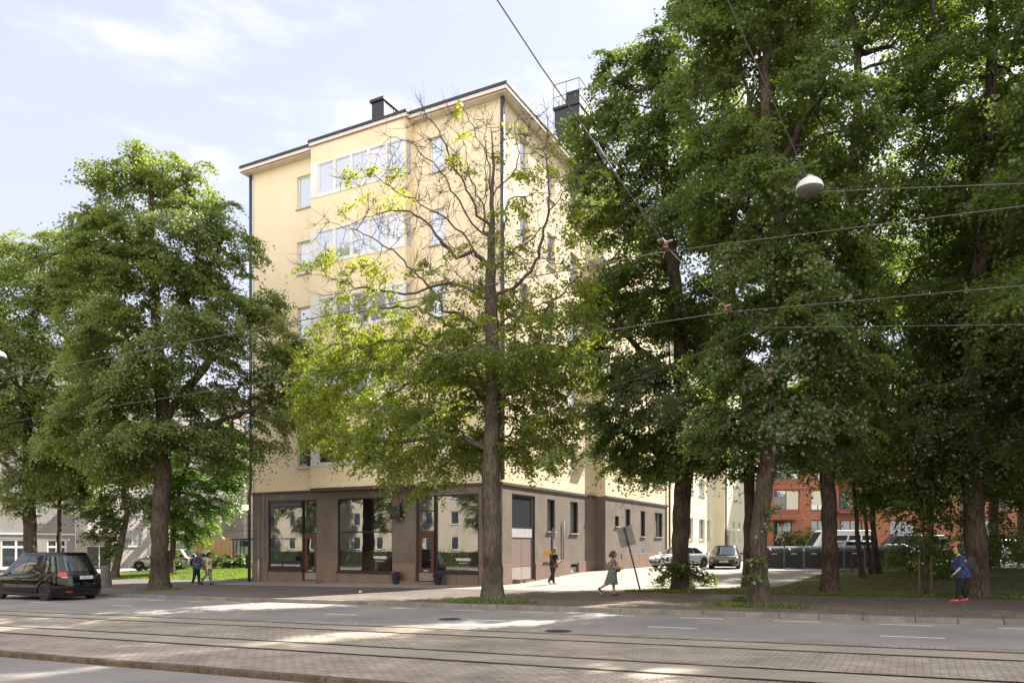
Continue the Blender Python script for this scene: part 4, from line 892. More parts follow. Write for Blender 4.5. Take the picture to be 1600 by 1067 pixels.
tree('linden_tree', 'dark linden trunk standing directly behind the knotty front linden', 7, b7,
     [(1170,916),(1170,850),(1172,780),(1170,700),(1165,620),(1150,520),(1140,420),(1150,300),(1160,180)],
     [(1150,60,90,80,2,3.5),(1200,180,90,90,2,4),(1140,330,90,80,2,3.5),(1230,380,90,90,3,4),(1150,480,90,70,1,3.5),(1130,620,80,60,1,3),(1190,690,70,45,1,3),(1130,720,50,28,0,2)],
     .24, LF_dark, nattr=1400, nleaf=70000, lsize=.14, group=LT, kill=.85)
b8 = GP(1188, 946)
tree('linden_tree', 'front linden with a knotty leaning trunk at the kerb right of the leaning sign', 8, b8,
     [(1188,946),(1186,900),(1184,850),(1190,790),(1196,740),(1206,680),(1214,620),(1220,560),(1222,480),(1225,400),(1215,320),(1200,240),(1195,150),(1200,60),(1210,-40)],
     [(1200,30,110,90,0,2.8),(1120,60,60,60,0,2),(1230,150,120,80,-.5,3),(1130,190,70,60,0,2),(1300,260,80,70,0,2.6),(1180,300,100,80,-1,2.8),(1110,330,46,50,0,1.6),(1290,380,90,70,0,2.6),(1180,430,90,70,-.5,2.6),(1340,480,80,60,0,2.4),(1250,520,90,70,-1,2.6),(1130,560,56,60,0,2),(1330,590,90,60,0,2.4),(1200,640,80,60,-1,2.2),(1290,680,80,50,0,2),(1110,670,50,40,0,1.6),(1180,735,16,26,0,.4),(1230,-60,150,90,0,4)],
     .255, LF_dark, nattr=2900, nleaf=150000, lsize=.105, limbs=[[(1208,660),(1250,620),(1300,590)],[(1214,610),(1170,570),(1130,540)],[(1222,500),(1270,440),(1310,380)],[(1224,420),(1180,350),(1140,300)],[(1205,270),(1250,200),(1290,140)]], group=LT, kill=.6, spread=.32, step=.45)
b9 = GP(1298, 925)
tree('linden_tree', 'straight linden on the grass in front of the row of dark bins', 9, b9,
     [(1298,925),(1297,860),(1295,790),(1292,720),(1292,640),(1300,540),(1310,420),(1330,300),(1340,180),(1340,60)],
     [(1350,20,110,90,0,3.4),(1280,100,60,60,1,2.4),(1420,90,80,70,1,3),(1340,190,110,80,0,3.4),(1450,230,80,70,0,3),(1380,330,110,80,0,3.4),(1450,430,90,80,0,3),(1330,450,80,70,1,3),(1400,560,110,80,0,3.4),(1300,600,80,60,1,3),(1420,680,90,50,0,3),(1310,690,70,40,0,2.4),(1250,700,50,30,0,2),(1360,-90,150,100,0,4)],
     .285, LF_dark, nattr=2500, nleaf=125000, lsize=.115, limbs=[[(1292,660),(1340,620),(1390,590)],[(1298,560),(1350,500),(1420,440)],[(1312,410),(1380,340),(1440,260)],[(1294,690),(1270,660),(1250,650)]], group=LT, kill=.7)
b13 = GP(1527, 932)
t13 = tree('linden_tree', 'thick dark linden trunk behind the walker in pink shoes', 10, b13,
     [(1527,932),(1527,870),(1522,800),(1518,720),(1515,640),(1518,540),(1530,420),(1540,300),(1545,180),(1550,60)],
     [(1540,20,110,90,0,3),(1620,90,90,80,0,3),(1490,120,80,80,0,2.6),(1570,210,110,80,-.5,3.2),(1660,290,90,80,0,3),(1500,320,90,70,0,2.6),(1590,400,110,80,-.5,3.2),(1490,500,80,70,0,2.6),(1620,540,110,80,0,3.2),(1530,610,100,60,-.5,2.8),(1450,660,70,50,0,2.2),(1600,690,100,50,0,3),(1500,730,80,36,0,2.4),(1590,770,60,30,0,2),(1700,640,90,80,0,3),(1550,-90,150,100,0,4)],
     .33, LF_dark, nattr=2600, nleaf=130000, lsize=.115, limbs=[[(1516,700),(1470,650),(1440,620)],[(1516,680),(1560,640),(1610,610)],[(1518,540),(1480,480),(1450,440)],[(1528,430),(1580,370),(1630,320)]], group=LT, kill=.68)
# copies of the built lindens: out of frame to the right (they shade the street) and deep in the park
def plant_copy(src, u, v, rz, label, sc=1., grp=LT):
    c = copy_tree(src); x, y = W2(u, v); c.location = (x, y, float(gz(u, v))); c.rotation_euler = (0, 0, rz); c.scale = (sc, sc, sc); tag(c, label, 'tree', grp); return c
T9 = [o for o in COL.objects if o.get('label', '').startswith('straight linden')][0]; T4 = [o for o in COL.objects if o.get('label', '').startswith('large rounded')][0]; T6 = [o for o in COL.objects if o.get('label', '').startswith('tall dark')][0]
PK_ = 'park trees in the shade at the right'
plant_copy(T9, 22.5, -9.0, 1.2, 'kerbside linden just outside the right edge of the photo')
plant_copy(t13, 31.5, -9.3, 2.6, 'second kerbside linden outside the right edge of the photo')
plant_copy(T6, 27.0, -1.5, 3.9, 'linden at the right edge of the photo on the park grass')
for u, v, rz, s, lb in ((21.5,5.0,.7,.95,'shaded park tree behind the walker in pink shoes, left of her'),(26.5,9.0,2.2,1.05,'tall shaded park tree at the far right edge'),(24.0,15.5,4.4,1.0,'park tree right of the dark bins'),(33.0,12.0,5.2,1.1,'park tree beyond the right edge of the photo'),(31.5,3.5,1.9,1.0,'park tree over the grass outside the photo')):
    plant_copy(T6 if u < 25 else T9, u, v, rz, lb, s, PK_)

wx = lambda x, y: UV(x, y)
for x_, y_, rz, s, lb in ((28.5,52,1.1,.9,'dark tree rising behind the right end of the bins'),(38,57,3.3,1.0,'farther dark tree behind the bins, toward the right edge'),(50,56,.4,1.1,'distant tree far beyond the right edge'),(60,70,2.4,1.1,'most distant tree far beyond the right edge'),(44,45,5.1,1.05,'distant tree outside the right edge'),(34,40,2.9,.95,'unseen tree past the right edge, added to shade the park shrubs'),(42,37,.9,1.0,'unseen tree well outside the right edge, added to shade the park'),(29,46,3.7,1.0,'dark tree right behind the far linden trunk with the walker'),(30.5,40,5.6,.95,'tree just outside the right edge, added to shade the shrubs'),(37,49,1.6,1.05,'unseen tree outside the right edge, added to keep sun off the shrubs')):
    plant_copy(T9, *UV(x_, y_), rz, lb, s, PK_)  # nearer trees past the right edge are added, unseen, to shade the shrubs
for u, v, rz, s, q in ((-52,-43,.3,.9,'far left'),(-37,-42.5,2.,.85,'middle'),(-66,-42.5,4.,.95,'left'),(-25,-43,1.,.9,'right')): plant_copy(T9, u, v, rz, 'street tree across the road, seen only mirrored in the %s shop window' % q, s, 'trees across the street')

# ------------------------------------------------------------------ verge, lawn, grass, fallen leaves, bushes
def vb_(u): return float(np.interp(u, [7.2, 8.2, 10.5, 12.2, 12.9, 13.5, 14.2, 15], [-2.9, -1.0, .2, 1.2, 9, 14, 16.6, 16.6]))
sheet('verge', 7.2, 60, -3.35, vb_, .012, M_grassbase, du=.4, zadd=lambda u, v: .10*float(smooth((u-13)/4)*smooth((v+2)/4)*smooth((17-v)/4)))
vz = lambda u, v: .012+.10*float(smooth((u-13)/4)*smooth((v+2)/4)*smooth((17-v)/4))
sheet('lawn', -37, -17.0, 1.2, 19, .010, M_lawnbase)
sheet('far_street', -46, -37, -3.3, 60, .004, M_asph_yard)
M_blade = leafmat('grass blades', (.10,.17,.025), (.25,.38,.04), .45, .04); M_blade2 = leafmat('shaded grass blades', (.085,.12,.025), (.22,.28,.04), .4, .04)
def grass(name, n, dom, material, h, seed, zf, wd=.012):
    rng = np.random.default_rng(seed); P = []
    while len(P) < n:
        u, v, ok = dom(rng)
        if ok: P.append((u, v))
    P = np.array(P); xy = np.array([W2(u, v) for u, v in P]); z = np.array([float(gz(u, v))+zf(u, v) for u, v in P])
    b = np.column_stack([xy, z]); az = rng.uniform(0, 6.28, n); s = np.stack([np.cos(az), np.sin(az), 0*az], 1)*wd; t = b+np.stack([rng.normal(0, .35, n), rng.normal(0, .35, n), np.ones(n)], 1)*(h*rng.uniform(.5, 1.3, n))[:, None]
    V = np.stack([b-s, b+s, t], 1).reshape(-1, 3); return tag(link(name, fast_mesh(name, V, np.arange(n*3).reshape(n, 3), rng.uniform(0, 1, n)), material), kind='stuff')
def dom_verge(rng):
    u = rng.uniform(7.2, 34)**1; v = rng.uniform(-3.4, 16.5) if rng.random() < .6 else rng.uniform(-3.45, -1.2)
    ns = mnoise.noise(Vector((u*.5, v*.5, 0))); return u, v, v < vb_(u)+.15 and (v < -2.7+ns or ns > .12 or rng.random() < .12 or v > 14.8)
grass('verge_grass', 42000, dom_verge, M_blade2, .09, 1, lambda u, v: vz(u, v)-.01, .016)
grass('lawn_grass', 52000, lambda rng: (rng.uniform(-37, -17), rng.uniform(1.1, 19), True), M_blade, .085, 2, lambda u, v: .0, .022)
grass('tree_foot_grass', 3000, lambda rng: ((lambda c, a, r: (c[0]+r*math.cos(a)*c[2], c[1]+r*math.sin(a)*.55, True))([(5.0,-9.9,1.25),(13.2,-8.8,1.0),(-14,-7.7,.7),(4.5,-10.0,.9),(12.9,-9.0,1.3)][rng.integers(5)], rng.uniform(0, 6.28), .25+abs(rng.normal(0, .55))*(.35+1.1*abs(math.sin(3.1*rng.integers(40)))))), M_blade, .12, 3, lambda u, v: 0, .014)
M_fallen = mat('yellow fallen leaves', (.42,.36,.08), .8, col2=(.20,.14,.04), scale=2.5)
def scatter(name, n, dom, material, size, seed, off):
    rng = np.random.default_rng(seed); V = []; k = 0
    while k < n:
        u, v, ok = dom(rng)
        if not ok: continue
        x, y = W2(u, v); z = float(gz(u, v))+off(u, v); a = rng.uniform(0, 6.28); s = size*rng.uniform(.5, 1.2); tl = rng.normal(0, .3, 4)*s*.4
        for j, (p, q) in enumerate(((1,0),(0,.7),(-1,0),(0,-.7))): V.append((x+s*(p*math.cos(a)-q*math.sin(a)), y+s*(p*math.sin(a)+q*math.cos(a)), z+.004+abs(tl[j])))
        k += 1
    return tag(link(name, fast_mesh(name, np.array(V), np.arange(n*4).reshape(n, 4)), material), kind='stuff')
def dom_fl(rng):
    u = rng.normal(12, 7); v = -11+abs(rng.normal(0, 6)); return u, v, (-8 < u < 30) and (v > -11) and not (u < .3 and v > -.3) and mnoise.noise(Vector((u*.4, v*.4, 3)))+rng.uniform(-.2, .5) > 0 and v < 14
scatter('fallen_leaves', 5200, dom_fl, M_fallen, .032, 4, lambda u, v: vz(u, v)+.01 if (u > 7.2 and v > -3.35 and v < vb_(u)) else .002)
scatter('road_litter', 260, lambda rng: (rng.uniform(-10, 20), -11.2-abs(rng.normal(0, 4)), True), M_fallen, .028, 5, lambda u, v: -.105 if v < -15.5 else -.118)

def bush(name, label, base, rx, ry, h, n, seed, material=LF_shr, ls=.1, cat='bush', group=None, spread=.22):
    rng = np.random.default_rng(seed); o = thing(name, label, cat, tuple(base), 0, group); st_ = MB(); C = []
    k = max(7, int(n/120))
    for i in range(k):
        a = rng.uniform(0, 6.28); r_ = rng.uniform(.2, 1)**.6; p = np.array([math.cos(a)*rx*r_, math.sin(a)*ry*r_, h*rng.uniform(.35, 1)*(1-.45*r_*r_)])
        m_ = p*np.array([.45, .45, .6]); st_.tube([(0,0,-.05), tuple(m_), tuple(p)], [.018, .011, .004], 4, False); C += [p, m_*.4+p*.6+rng.normal(0, .05, 3)]
    st_.build('stems', M_bark2, o); C = np.array(C); V, F, t = leaves(rng, C, ls, spread, max(3, int(n/len(C))), tone_c=rng.uniform(0, 1, len(C)), out=C)
    link('foliage', fast_mesh('foliage', V, F, t), material, o); return o
p = GP(1065, 922)
bush('linden_shoots', 'leafy shoots sprouting round the foot of the dark linden by the leaning sign', p, 1.25, .7, 1.35, 1500, 21, LF_dark, .12, cat='shoots')
for a, b, s, hh, n_ in ((1035,915,1,.7,260),(1098,915,2,.8,300)):
    q = GP(a, b); bush('linden_shoots', 'low leafy shoots %s the foot of the dark linden' % ('left of' if s == 1 else 'right of'), q, .6, .4, hh, n_, 30+s, LF_dark, .12, cat='shoots')
q = GP(1180, 944); bush('linden_shoots', 'sprigs of pale leaves at the foot of the knotty front linden', q, .75, .35, .30, 380, 33, LF_brt, .09, cat='shoots', spread=.12)
for i, (px, py, hh) in enumerate(((1172,905,1),(1176,880,1),(1190,830,1),(1200,800,1))):
    d = 21.75; c = Vector(((px-800)/1192*d, d-.3, 1.72+(850-py)/1192*d)); bush('linden_shoots', ('lowest','second lowest','third','highest')[i]+' small leafy sprig growing from the knotty front linden trunk', c, .28, .2, .22, 70, 40+i, LF_brt, .1, cat='shoots', spread=.1)
SH = 'shrubs in the park shade'
for i, (u, v, rx, h, n, lb) in enumerate(((17.0,9.5,1.3,2.4,2600,'leafy shrub just right of the dark bins'),(18.2,6.0,1.0,2.0,1600,'shrub behind the staked young tree'),(20.2,11.5,1.6,3.0,3000,'tall shrub behind the walker in pink shoes'),(24.0,7.5,1.8,2.2,2600,'broad dark shrub under the trees at the right edge'),(27.0,13.5,2.2,2.4,3000,'shrub at the right edge in front of the silver car'),(22.5,15.5,1.8,2.2,2200,'farthest shrub of the park edge, right of the bins'),(30.0,4.0,2.0,2.4,2200,'shrub outside the right edge of the photo'))):
    bush('shrub', lb, at(u, v), rx, rx*.8, h, n, 60+i, LF_dark, .13, 'shrub', SH, .42)
tree('young_tree', 'slim young tree tied between two wooden stakes on the grass', 77, GP(1447, 930), [(1447,930),(1446,880),(1444,830),(1440,770),(1438,700)], [(1445,760,48,34,0,1.1),(1420,800,30,18,0,.8),(1475,810,34,20,0,.9),(1440,700,44,36,0,1.1),(1490,880,22,22,0,.6),(1465,850,24,16,0,.7)], .05, LF_dark, nattr=420, nleaf=4800, lsize=.13, step=.3, spread=.26, kill=.4, tip=.006, cat='young tree')
for a in (1436, 1455):
    q = GP(a, 931); MB_ = MB().tube([(0,0,-.1),(0,0,1.35)], .035, 8).build('wooden_stake', mat('weathered stake wood', (.13,.09,.05), .9, var=.4, scale=8), loc=tuple(q)); tag(MB_, ('left' if a < 1445 else 'right')+' wooden stake supporting the young tree on the verge', 'stake')
for i, (bx, by, pts, r_, lb) in enumerate(((1347,905,[(1347,905),(1342,860),(1337,800),(1333,740),(1330,670)],.12,'leftmost of three slender trunks leaning left on the grass mound'),(1362,900,[(1362,900),(1356,850),(1350,790),(1346,730),(1344,670)],.10,'middle slender trunk on the grass mound before the bins'),(1376,899,[(1376,899),(1368,870),(1364,820),(1360,760),(1358,690)],.15,'rightmost slender trunk with a wide foot on the grass mound'))):
    tree('slender_tree', lb, 90+i, GP(bx, by-1), pts, [(pts[-1][0]+dx, pts[-1][1]+dy, 34, 30, 0, 1.8) for dx, dy in ((0,0),(-25,30),(30,25),(10,-40))]+[(bx+20+10*i,770,26,14,0,1)], r_, LF_dark, nattr=380, nleaf=9000, lsize=.15, step=.5, spread=.4, kill=.8, group='slender trees on the mound')
q = GP(1331, 897); tag(MB().tube([(0,0,-.1),(0,0,1.15)], .035, 8).build('thin_post', M_pipe, loc=tuple(q)), 'thin dark metal post standing before the bins', 'post')
bd = lambda px, d: Vector(((px-800)/1192*d, d, float(gz(*UV((px-800)/1192*d, d)))))
bush('shrub', 'green shrubs on the lawn behind the couple', bd(352,62), 2.0, 1.0, 1.5, 3200, 51, LF_shr, .15, 'shrub')
bush('shrub', 'small dark shrub right of the thick linden trunk', bd(268,58), .8, .6, 1.6, 900, 52, LF_dark, .15, 'shrub')
bush('shrub', 'shrub beside the brick building entrance', bd(1254,84), 2.2, 1.3, 4.2, 2600, 53, LF_shr, .24, 'shrub', spread=.6)
bush('shrub', 'low hedge below the brick building entrance', bd(1230,76), 2.2, .7, 1.1, 1400, 54, LF_shr, .18, 'shrub', spread=.4)

for i, (u, v, r_) in enumerate(((5.03,-9.9,1.15),(13.18,-8.72,1.0),(-14.09,-7.6,.95))):
    rr = random.Random(i); pr = [W2(u+r_*math.cos(a)*rr.uniform(.8,1.25)*1.3, v+r_*math.sin(a)*rr.uniform(.8,1.15)*.85) for a in np.linspace(0, 2*math.pi, 26)[:-1]]; cx_, cy_ = W2(u, v)
    vv = [(cx_, cy_, float(gz(u, v))+.03)]+[(x_, y_, float(gz(*UV(x_, y_)))+.006) for x_, y_ in pr]; tag(MB().add(vv, [(0, k+1, (k+1) % 25+1) for k in range(25)]).build('soil_patch', M_soil), kind='structure')
# ------------------------------------------------------------------ bins
M_bin = mat('dark grey bin plastic', (.028,.032,.038), .5, var=.25, scale=4); M_lid = mat('blue grey lid plastic', (.075,.085,.11), .38, var=.2, scale=5); M_post = mat('bin corner post', (.11,.11,.11), .6); M_tagw = mat('white tag', (.55,.53,.48), .6); M_tagy = mat('yellow tag', (.55,.42,.04), .6); M_tagr = mat('reddish tag', (.35,.18,.14), .6)
a0 = Vector((15.46,46.65)); a1 = Vector((22.67,43.73)); dirb = (a1-a0).normalized(); ba = math.atan2(dirb.y, dirb.x); BW = (a1-a0).length/7
GB = 'dark waste bins in a row'
def make_bin():
    o = thing('waste_bin', '', 'waste bin', (0,0,0), 0, GB); w = BW/2-.006
    b = MB(); b.box(-w+.04,w-.04,.0,1.0,.05,1.02)
    n = 13
    for i in range(n): x = -w+.06+(2*w-.12)*i/n; b.box(x,x+(2*w-.12)/n-.02,-.018,-.001,.07,1.0)
    b.build('body', M_bin, o)
    for s in (-1, 1): MB().box(min(s*w, s*(w-.055)),max(s*w, s*(w-.055)),-.03,.5,0,1.04).build('corner_post', M_post, o)
    l = MB(); l.box(-w,w,-.06,1.05,1.022,1.075)
    for i in range(9):
        t0, t1 = math.pi*i/9, math.pi*(i+1)/9
        l.add([(-w+.03,.5-.52*math.cos(t0),1.075+.30*math.sin(t0)),(w-.03,.5-.52*math.cos(t0),1.075+.30*math.sin(t0)),(w-.03,.5-.52*math.cos(t1),1.075+.30*math.sin(t1)),(-w+.03,.5-.52*math.cos(t1),1.075+.30*math.sin(t1))],[(0,1,2,3)])
    for x in (-w+.03, w-.03): l.add([(x,.5-.52*math.cos(math.pi*i/9),1.075+.30*math.sin(math.pi*i/9)) for i in range(10)],[tuple(range(10))])
    for x in (-.42,-.36,.36,.42):
        for i in range(8):
            t0, t1 = math.pi*i/9, math.pi*(i+1)/9; l.add([(x+dx,.5-.55*math.cos(t),1.075+.325*math.sin(t)) for t in (t0,t1) for dx in (-.015,.015)],[(0,1,3,2)])
    lo = l.build('lid', M_lid, o); MB().tube([(-.30,-.02,1.24),(-.18,-.12,1.14),(.05,-.13,1.12),(.28,-.06,1.20),(.33,.02,1.27)], .022, 6).build('handle', M_black, lo)
    MB().box(-.16,.16,-.03,-.02,.88,.95).build('name_tag', M_tagw, o); return o
proto = make_bin()
blab = ['first dark bin from the left, with a yellow tag, right of the knotty front linden','second dark bin from the left, between two others with white tags','third dark bin, its right edge behind the straight linden','fourth dark bin, mostly hidden behind the straight linden','fifth dark bin, behind the leftmost slender trunk','sixth dark bin, behind the rightmost slender trunks','last dark bin at the right end of the row, with a reddish tag']
for i in range(7):
    o = proto if i == 0 else copy_tree(proto); c = a0+dirb*BW*(i+.5); u, v = UV(c.x, c.y); o.location = (c.x, c.y, float(gz(u, v))-.02); o.rotation_euler = (0,0,ba); o['label'] = blab[i]
    if i == 6:
        for ch in o.children:
            if ch.name.startswith('name_tag'): ch.data = ch.data.copy(); ch.data.materials[0] = M_tagr

for ch in proto.children:
    if ch.name.startswith('name_tag'): ch.data = ch.data.copy(); ch.data.materials[0] = M_tagy

# ------------------------------------------------------------------ small street things
so = thing('leaning_sign', 'tilted traffic sign seen from its grey back on a leaning post', 'traffic sign', tuple(GP(1001, 925)), 0)
so.rotation_euler = (0, R(-14.5), R(6)); M_signb = mat('dull grey sign back', (.30,.30,.29), .55, metal=.3, var=.25, scale=5)
MB().tube([(0,0,-.1),(0,0,2.55)], .032, 10).build('post', M_pipe, so)
MB().box(-.30,.30,.034,.05,1.82,2.58).build('sign_plate', M_signb, so, bevel=.006)
MB().box(-.05,.05,-.04,.03,1.9,1.98).build('clamp', M_pipe, so); MB().box(-.05,.05,-.04,.03,2.42,2.5).build('clamp', M_pipe, so)
tg = MB(); 
for q in (((-.22,1.98),(-.17,2.1),(-.12,1.98)),((-.16,2.02),(-.11,2.08),(-.08,1.97))): tg.tube([(x,.031,z) for x, z in q], .006, 4)
tg.build('graffiti', mat('purple marker', (.25,.04,.12), .6), so)
po = thing('sign_post', 'dark pole with an angled sign and an orange plate by the side entrance', 'sign post', at(.75, 3.9), ANG+.5)
MB().tube([(0,0,-.1),(0,0,2.45)], .05, 10).build('pole', M_black, po)
sp = MB(); sp.lathe([(.001,-.012),(.32,-.012),(.32,.012),(.001,.012)], 20, (0,0,0), 'y'); g = sp.build('round_sign', M_black, po); g.location = (.05,-.05,2.35); g.rotation_euler = (0,R(10),R(70)); 
MB().box(-.42,-.02,-.08,-.06,1.22,1.47).build('orange_plate', mat('orange plate', (.75,.33,.02), .5), po)
tag(MB().lathe([(.11,0),(.11,.95),(.14,.96),(.14,1.08),(.09,1.16),(.02,1.2)], 16).build('bollard', M_black, loc=tuple(bd(386,60)), smooth=False), 'short black bollard on the lawn edge at the left corner of the building', 'bollard')
q = GP(165, 917); tag(MB().lathe([(.30,-.1),(.30,.1),(.24,.7),(.20,1.02),(.12,1.08),(.001,1.09)], 18).build('stone_bollard', speckle(mat('rough stone', (.16,.15,.13), .9, var=.4, scale=6, bump=.6, bscale=20), (.08,.07,.06), 80, .5), loc=tuple(q), smooth=False), 'rough stone bollard on the pavement right behind the black minivan', 'bollard')
q = GP(185, 925); mb = MB()
for i in range(6): mb.box(-.45+.15*i,-.34+.15*i,-.18,.18,.001,.012)
tag(mb.build('drain_grate', M_black, loc=(q.x,q.y,q.z-.1), rz=ANG), 'black iron drain grate in the gutter behind the minivan', 'drain')
# grit box
gbx = thing('grit_box', 'grey green grit box with a pale lid against the side wall, behind the walking woman', 'grit box', tuple(GP(970, 888)), ANG)
gm = MB(); gm.add([(-.4,-.3,0),(.4,-.3,0),(.4,.3,0),(-.4,.3,0),(-.5,-.36,.75),(.5,-.36,.75),(.5,.36,.75),(-.5,.36,.75)],[(0,3,2,1),(4,5,6,7),(0,1,5,4),(1,2,6,5),(2,3,7,6),(3,0,4,7)]); gm.build('box', mat('grey green plastic', (.13,.16,.14), .6, var=.2), gbx, bevel=.02)
gm = MB(); gm.prism([(-.55,.76),(.55,.76),(.5,.86),(.2,.93),(-.2,.93),(-.5,.86)],1,-.4,.4); gm.build('lid', mat('pale grey lid', (.36,.38,.38), .5, var=.2), gbx, bevel=.015)
# flower pots
M_pot = mat('black plant pot', (.02,.02,.022), .5); M_flow = mat('purple flowers', (.18,.07,.36), .7, col2=(.10,.03,.22), scale=30)
for i, px in enumerate((632, 686)):
    u_ = (-5.83, -3.35)[i]; loc = at(u_, -.42, 0)
    o = thing('flower_pot', 'black pot of purple flowers %s the right-hand shop door' % ('left of' if i == 0 else 'right of'), 'flower pot', loc, 0, 'flower pots by the shop door')
    MB().lathe([(.13,0),(.19,.34),(.21,.35),(.21,.40),(.17,.40),(.16,.34)], 16).build('pot', M_pot, o, smooth=False)
    rng = np.random.default_rng(70+i); C = np.array([[.16*math.cos(a), .16*math.sin(a), .48+.1*rng.random()] for a in np.linspace(0, 6, 9)]+[[0,0,.58]])
    V, F, t = leaves(rng, C, .07, .09, 45, out=C); link('foliage', fast_mesh('foliage', V, F, t), LF_dark, o)
    V, F, t = leaves(rng, C+np.array([0,0,.05]), .045, .11, 38, out=C, wide=.6); link('blossoms', fast_mesh('blossoms', V, F, t), M_flow, o)
tag(MB().ball((0,0,.05),(.07,.06,.05)).build('paper_litter', M_white, loc=tuple(GP(563,926))), 'crumpled white paper on the pavement edge in front of the middle window', 'litter')

# clipped hedge along the opposite pavement (mirrored in the shop windows)
rng = np.random.default_rng(99); ho2 = thing('hedge', 'clipped dark green hedge across the street, mirrored low in the shop windows', 'hedge', (FX, FY, 0), ANG)
mb = MB(); 
for a in range(-125, 10, 3): mb.box(a,a+2.99,-48.8,-48.2,-1.2,.75)
mb.build('core', mat('hedge core', (.03,.045,.015), .95, var=.4, scale=4, bump=.8, bscale=9), ho2)
C = np.column_stack([rng.uniform(-125, 10, 2600), rng.uniform(-48.95, -47.95, 2600), rng.uniform(-.8, 1.0, 2600)+.25*np.sin(np.arange(2600))]); V, F, t = leaves(rng, C, .16, .2, 8, out=np.tile([0,1.,.3], (2600,1))); link('foliage', fast_mesh('foliage', V, F, t), LF_dark, ho2)
# hoarding, shed and scaffold beyond the lawn
M_ply = mat('plywood', (.50,.33,.16), .8, col2=(.40,.25,.12), scale=2, stretch=(1,1,.3))
h0, h1 = bd(303,72), bd(362,68); dv_ = (h1-h0); L_ = dv_.length; ah = math.atan2(dv_.y, dv_.x)
ho_ = thing('hoarding', 'plywood site hoarding below the scaffold', 'hoarding', tuple(h0), ah)
for i in range(3): MB().box(L_*i/3+.01,L_*(i+1)/3-.01,0,.05,0,2.75).build('panel', M_ply, ho_)
MB().tube([(0,-.05,2.9),(L_+3,-.05,2.9)], .05, 6).build('rail', M_steel, ho_)
ss = thing('site_shed', 'white corrugated site shed with a dark flat canopy roof', 'shed', tuple(bd(377,64)), ah-.2)
k = MB()
for i in range(16): k.box(-.95+.0*i,.95,-.02 if i % 2 else 0,1.6,.2+.1*i,.3+.1*i-.002)
k.build('wall', M_wh, ss); MB().box(-1.5,1.3,-.4,2.0,2.35,2.47).build('canopy', M_black, ss)
for x in (-1.3,-.5,.35,1.15): MB().tube([(x,-.2,0),(x,-.2,2.35)], .04, 6).build('canopy_post', M_black, ss)
MB().box(-.85,-.2,.3,.8,1.81,2.3).build('blue_crate', mat('blue crate', (.04,.12,.40), .5), ss)
sc_ = thing('scaffold', 'steel tube scaffold with boards and diagonal braces in front of the white house', 'scaffold', tuple(bd(352,78)), -.35)
for k_, z in enumerate(range(3, 16, 2)):
    MB().box(0,6,-.1,.9,z,z+.06).build('deck', M_ply, sc_)
    t_ = MB()
    for zz in (.5, 1.0): t_.tube([(0,-.1,z+zz),(6,-.1,z+zz)], .035, 5)
    t_.build('guard_rail', M_steel if k_ % 2 else mat('red guard rail', (.25,.05,.04), .5), sc_)
for x in (0,2,4,6):
    for y in (-.1,.9): MB().tube([(x,y,-.3),(x,y,16)], .04, 6).build('standard', M_steel, sc_)
for k_ in range(6): a, b = (0, 2) if k_ % 2 else (2, 0); MB().tube([(a,-.12,1+2*k_),(b,-.12,3+2*k_)], .03, 5).build('brace', M_steel, sc_); MB().tube([(a+4,-.12,1+2*k_),(b+4,-.12,3+2*k_)], .03, 5).build('brace', M_steel, sc_)

# ------------------------------------------------------------------ overhead wires and hanging lamps
M_wire = mat('tram wire', (.12,.115,.11), .5, metal=.5); M_ins = mat('red brown insulator', (.25,.05,.03), .35)
def P3d(px, py, d): return Vector(((px-800)/1192*d, d, 1.72+(850-py)/1192*d))
def wire(name, label, pts, r, sag=0., cat='wire', group=None):
    out = []
    for a, b in zip(pts[:-1], pts[1:]):
        for i in range(14): t = i/14; q = a.lerp(b, t); q.z -= 4*sag*t*(1-t); out.append(q)
    out.append(pts[-1]); return tag(MB().tube(out, r, 6).build(name, M_wire, smooth=True), label, cat, group)
# contact wires run along the tracks at 5.9 m; span wires cross the street
def along(px1, py1, px2, py2, z=5.9):
    d1 = (z-1.72)*1192/(850-py1); d2 = (z-1.72)*1192/(850-py2); a, b = P3d(px1, py1, d1), P3d(px2, py2, d2); k = (b-a); return [a-k*.6, a, b, b+k*1.2]
wire('contact_wire', 'upper tram contact wire crossing the picture above the left trees and rising to the right', along(0,590,1040,393)[1:3], .0085)
wire('contact_wire', 'lower tram contact wire running through the left linden to the right edge', along(0,661,1133,488)[1:3], .0085)
wire('contact_wire', 'continuation of the upper contact wire from the insulator to the right edge', [P3d(1040,393,10.9), P3d(1600,322,8.7), P3d(1900,285,8)], .006)
wire('contact_wire', 'continuation of the lower contact wire past the second insulator to the right edge', [P3d(1133,488,13.8), P3d(1600,446,12.0), P3d(2000,410,11)], .007)
wire('span_wire', 'thick cable entering at the top and falling right to the first insulator', [P3d(770,-10,7.5), P3d(845,104,8.2), P3d(932,228,9.2), P3d(1040,385,10.9), P3d(1133,480,13.8), P3d(1190,512,15.5)], .0075)
wire('span_wire', 'span wire running from the wire knot level to the right edge', [P3d(1190,512,15.5), P3d(1600,507,13), P3d(2100,500,11)], .006)
wire('span_wire', 'thin wire from the wire knot down left into the maple', [P3d(1190,512,15.5), P3d(1000,590,20), P3d(830,640,26)], .006)
wire('lamp_wire', 'thin wire from the top edge down to the right hanging lamp', [P3d(1130,-15,8.0), P3d(1262,280,10.2)], .007)
wire('lamp_wire', 'pale wire from the right hanging lamp to the right edge', [P3d(1268,300,10.2), P3d(1600,287,9.0), P3d(1900,275,8.4)], .006)
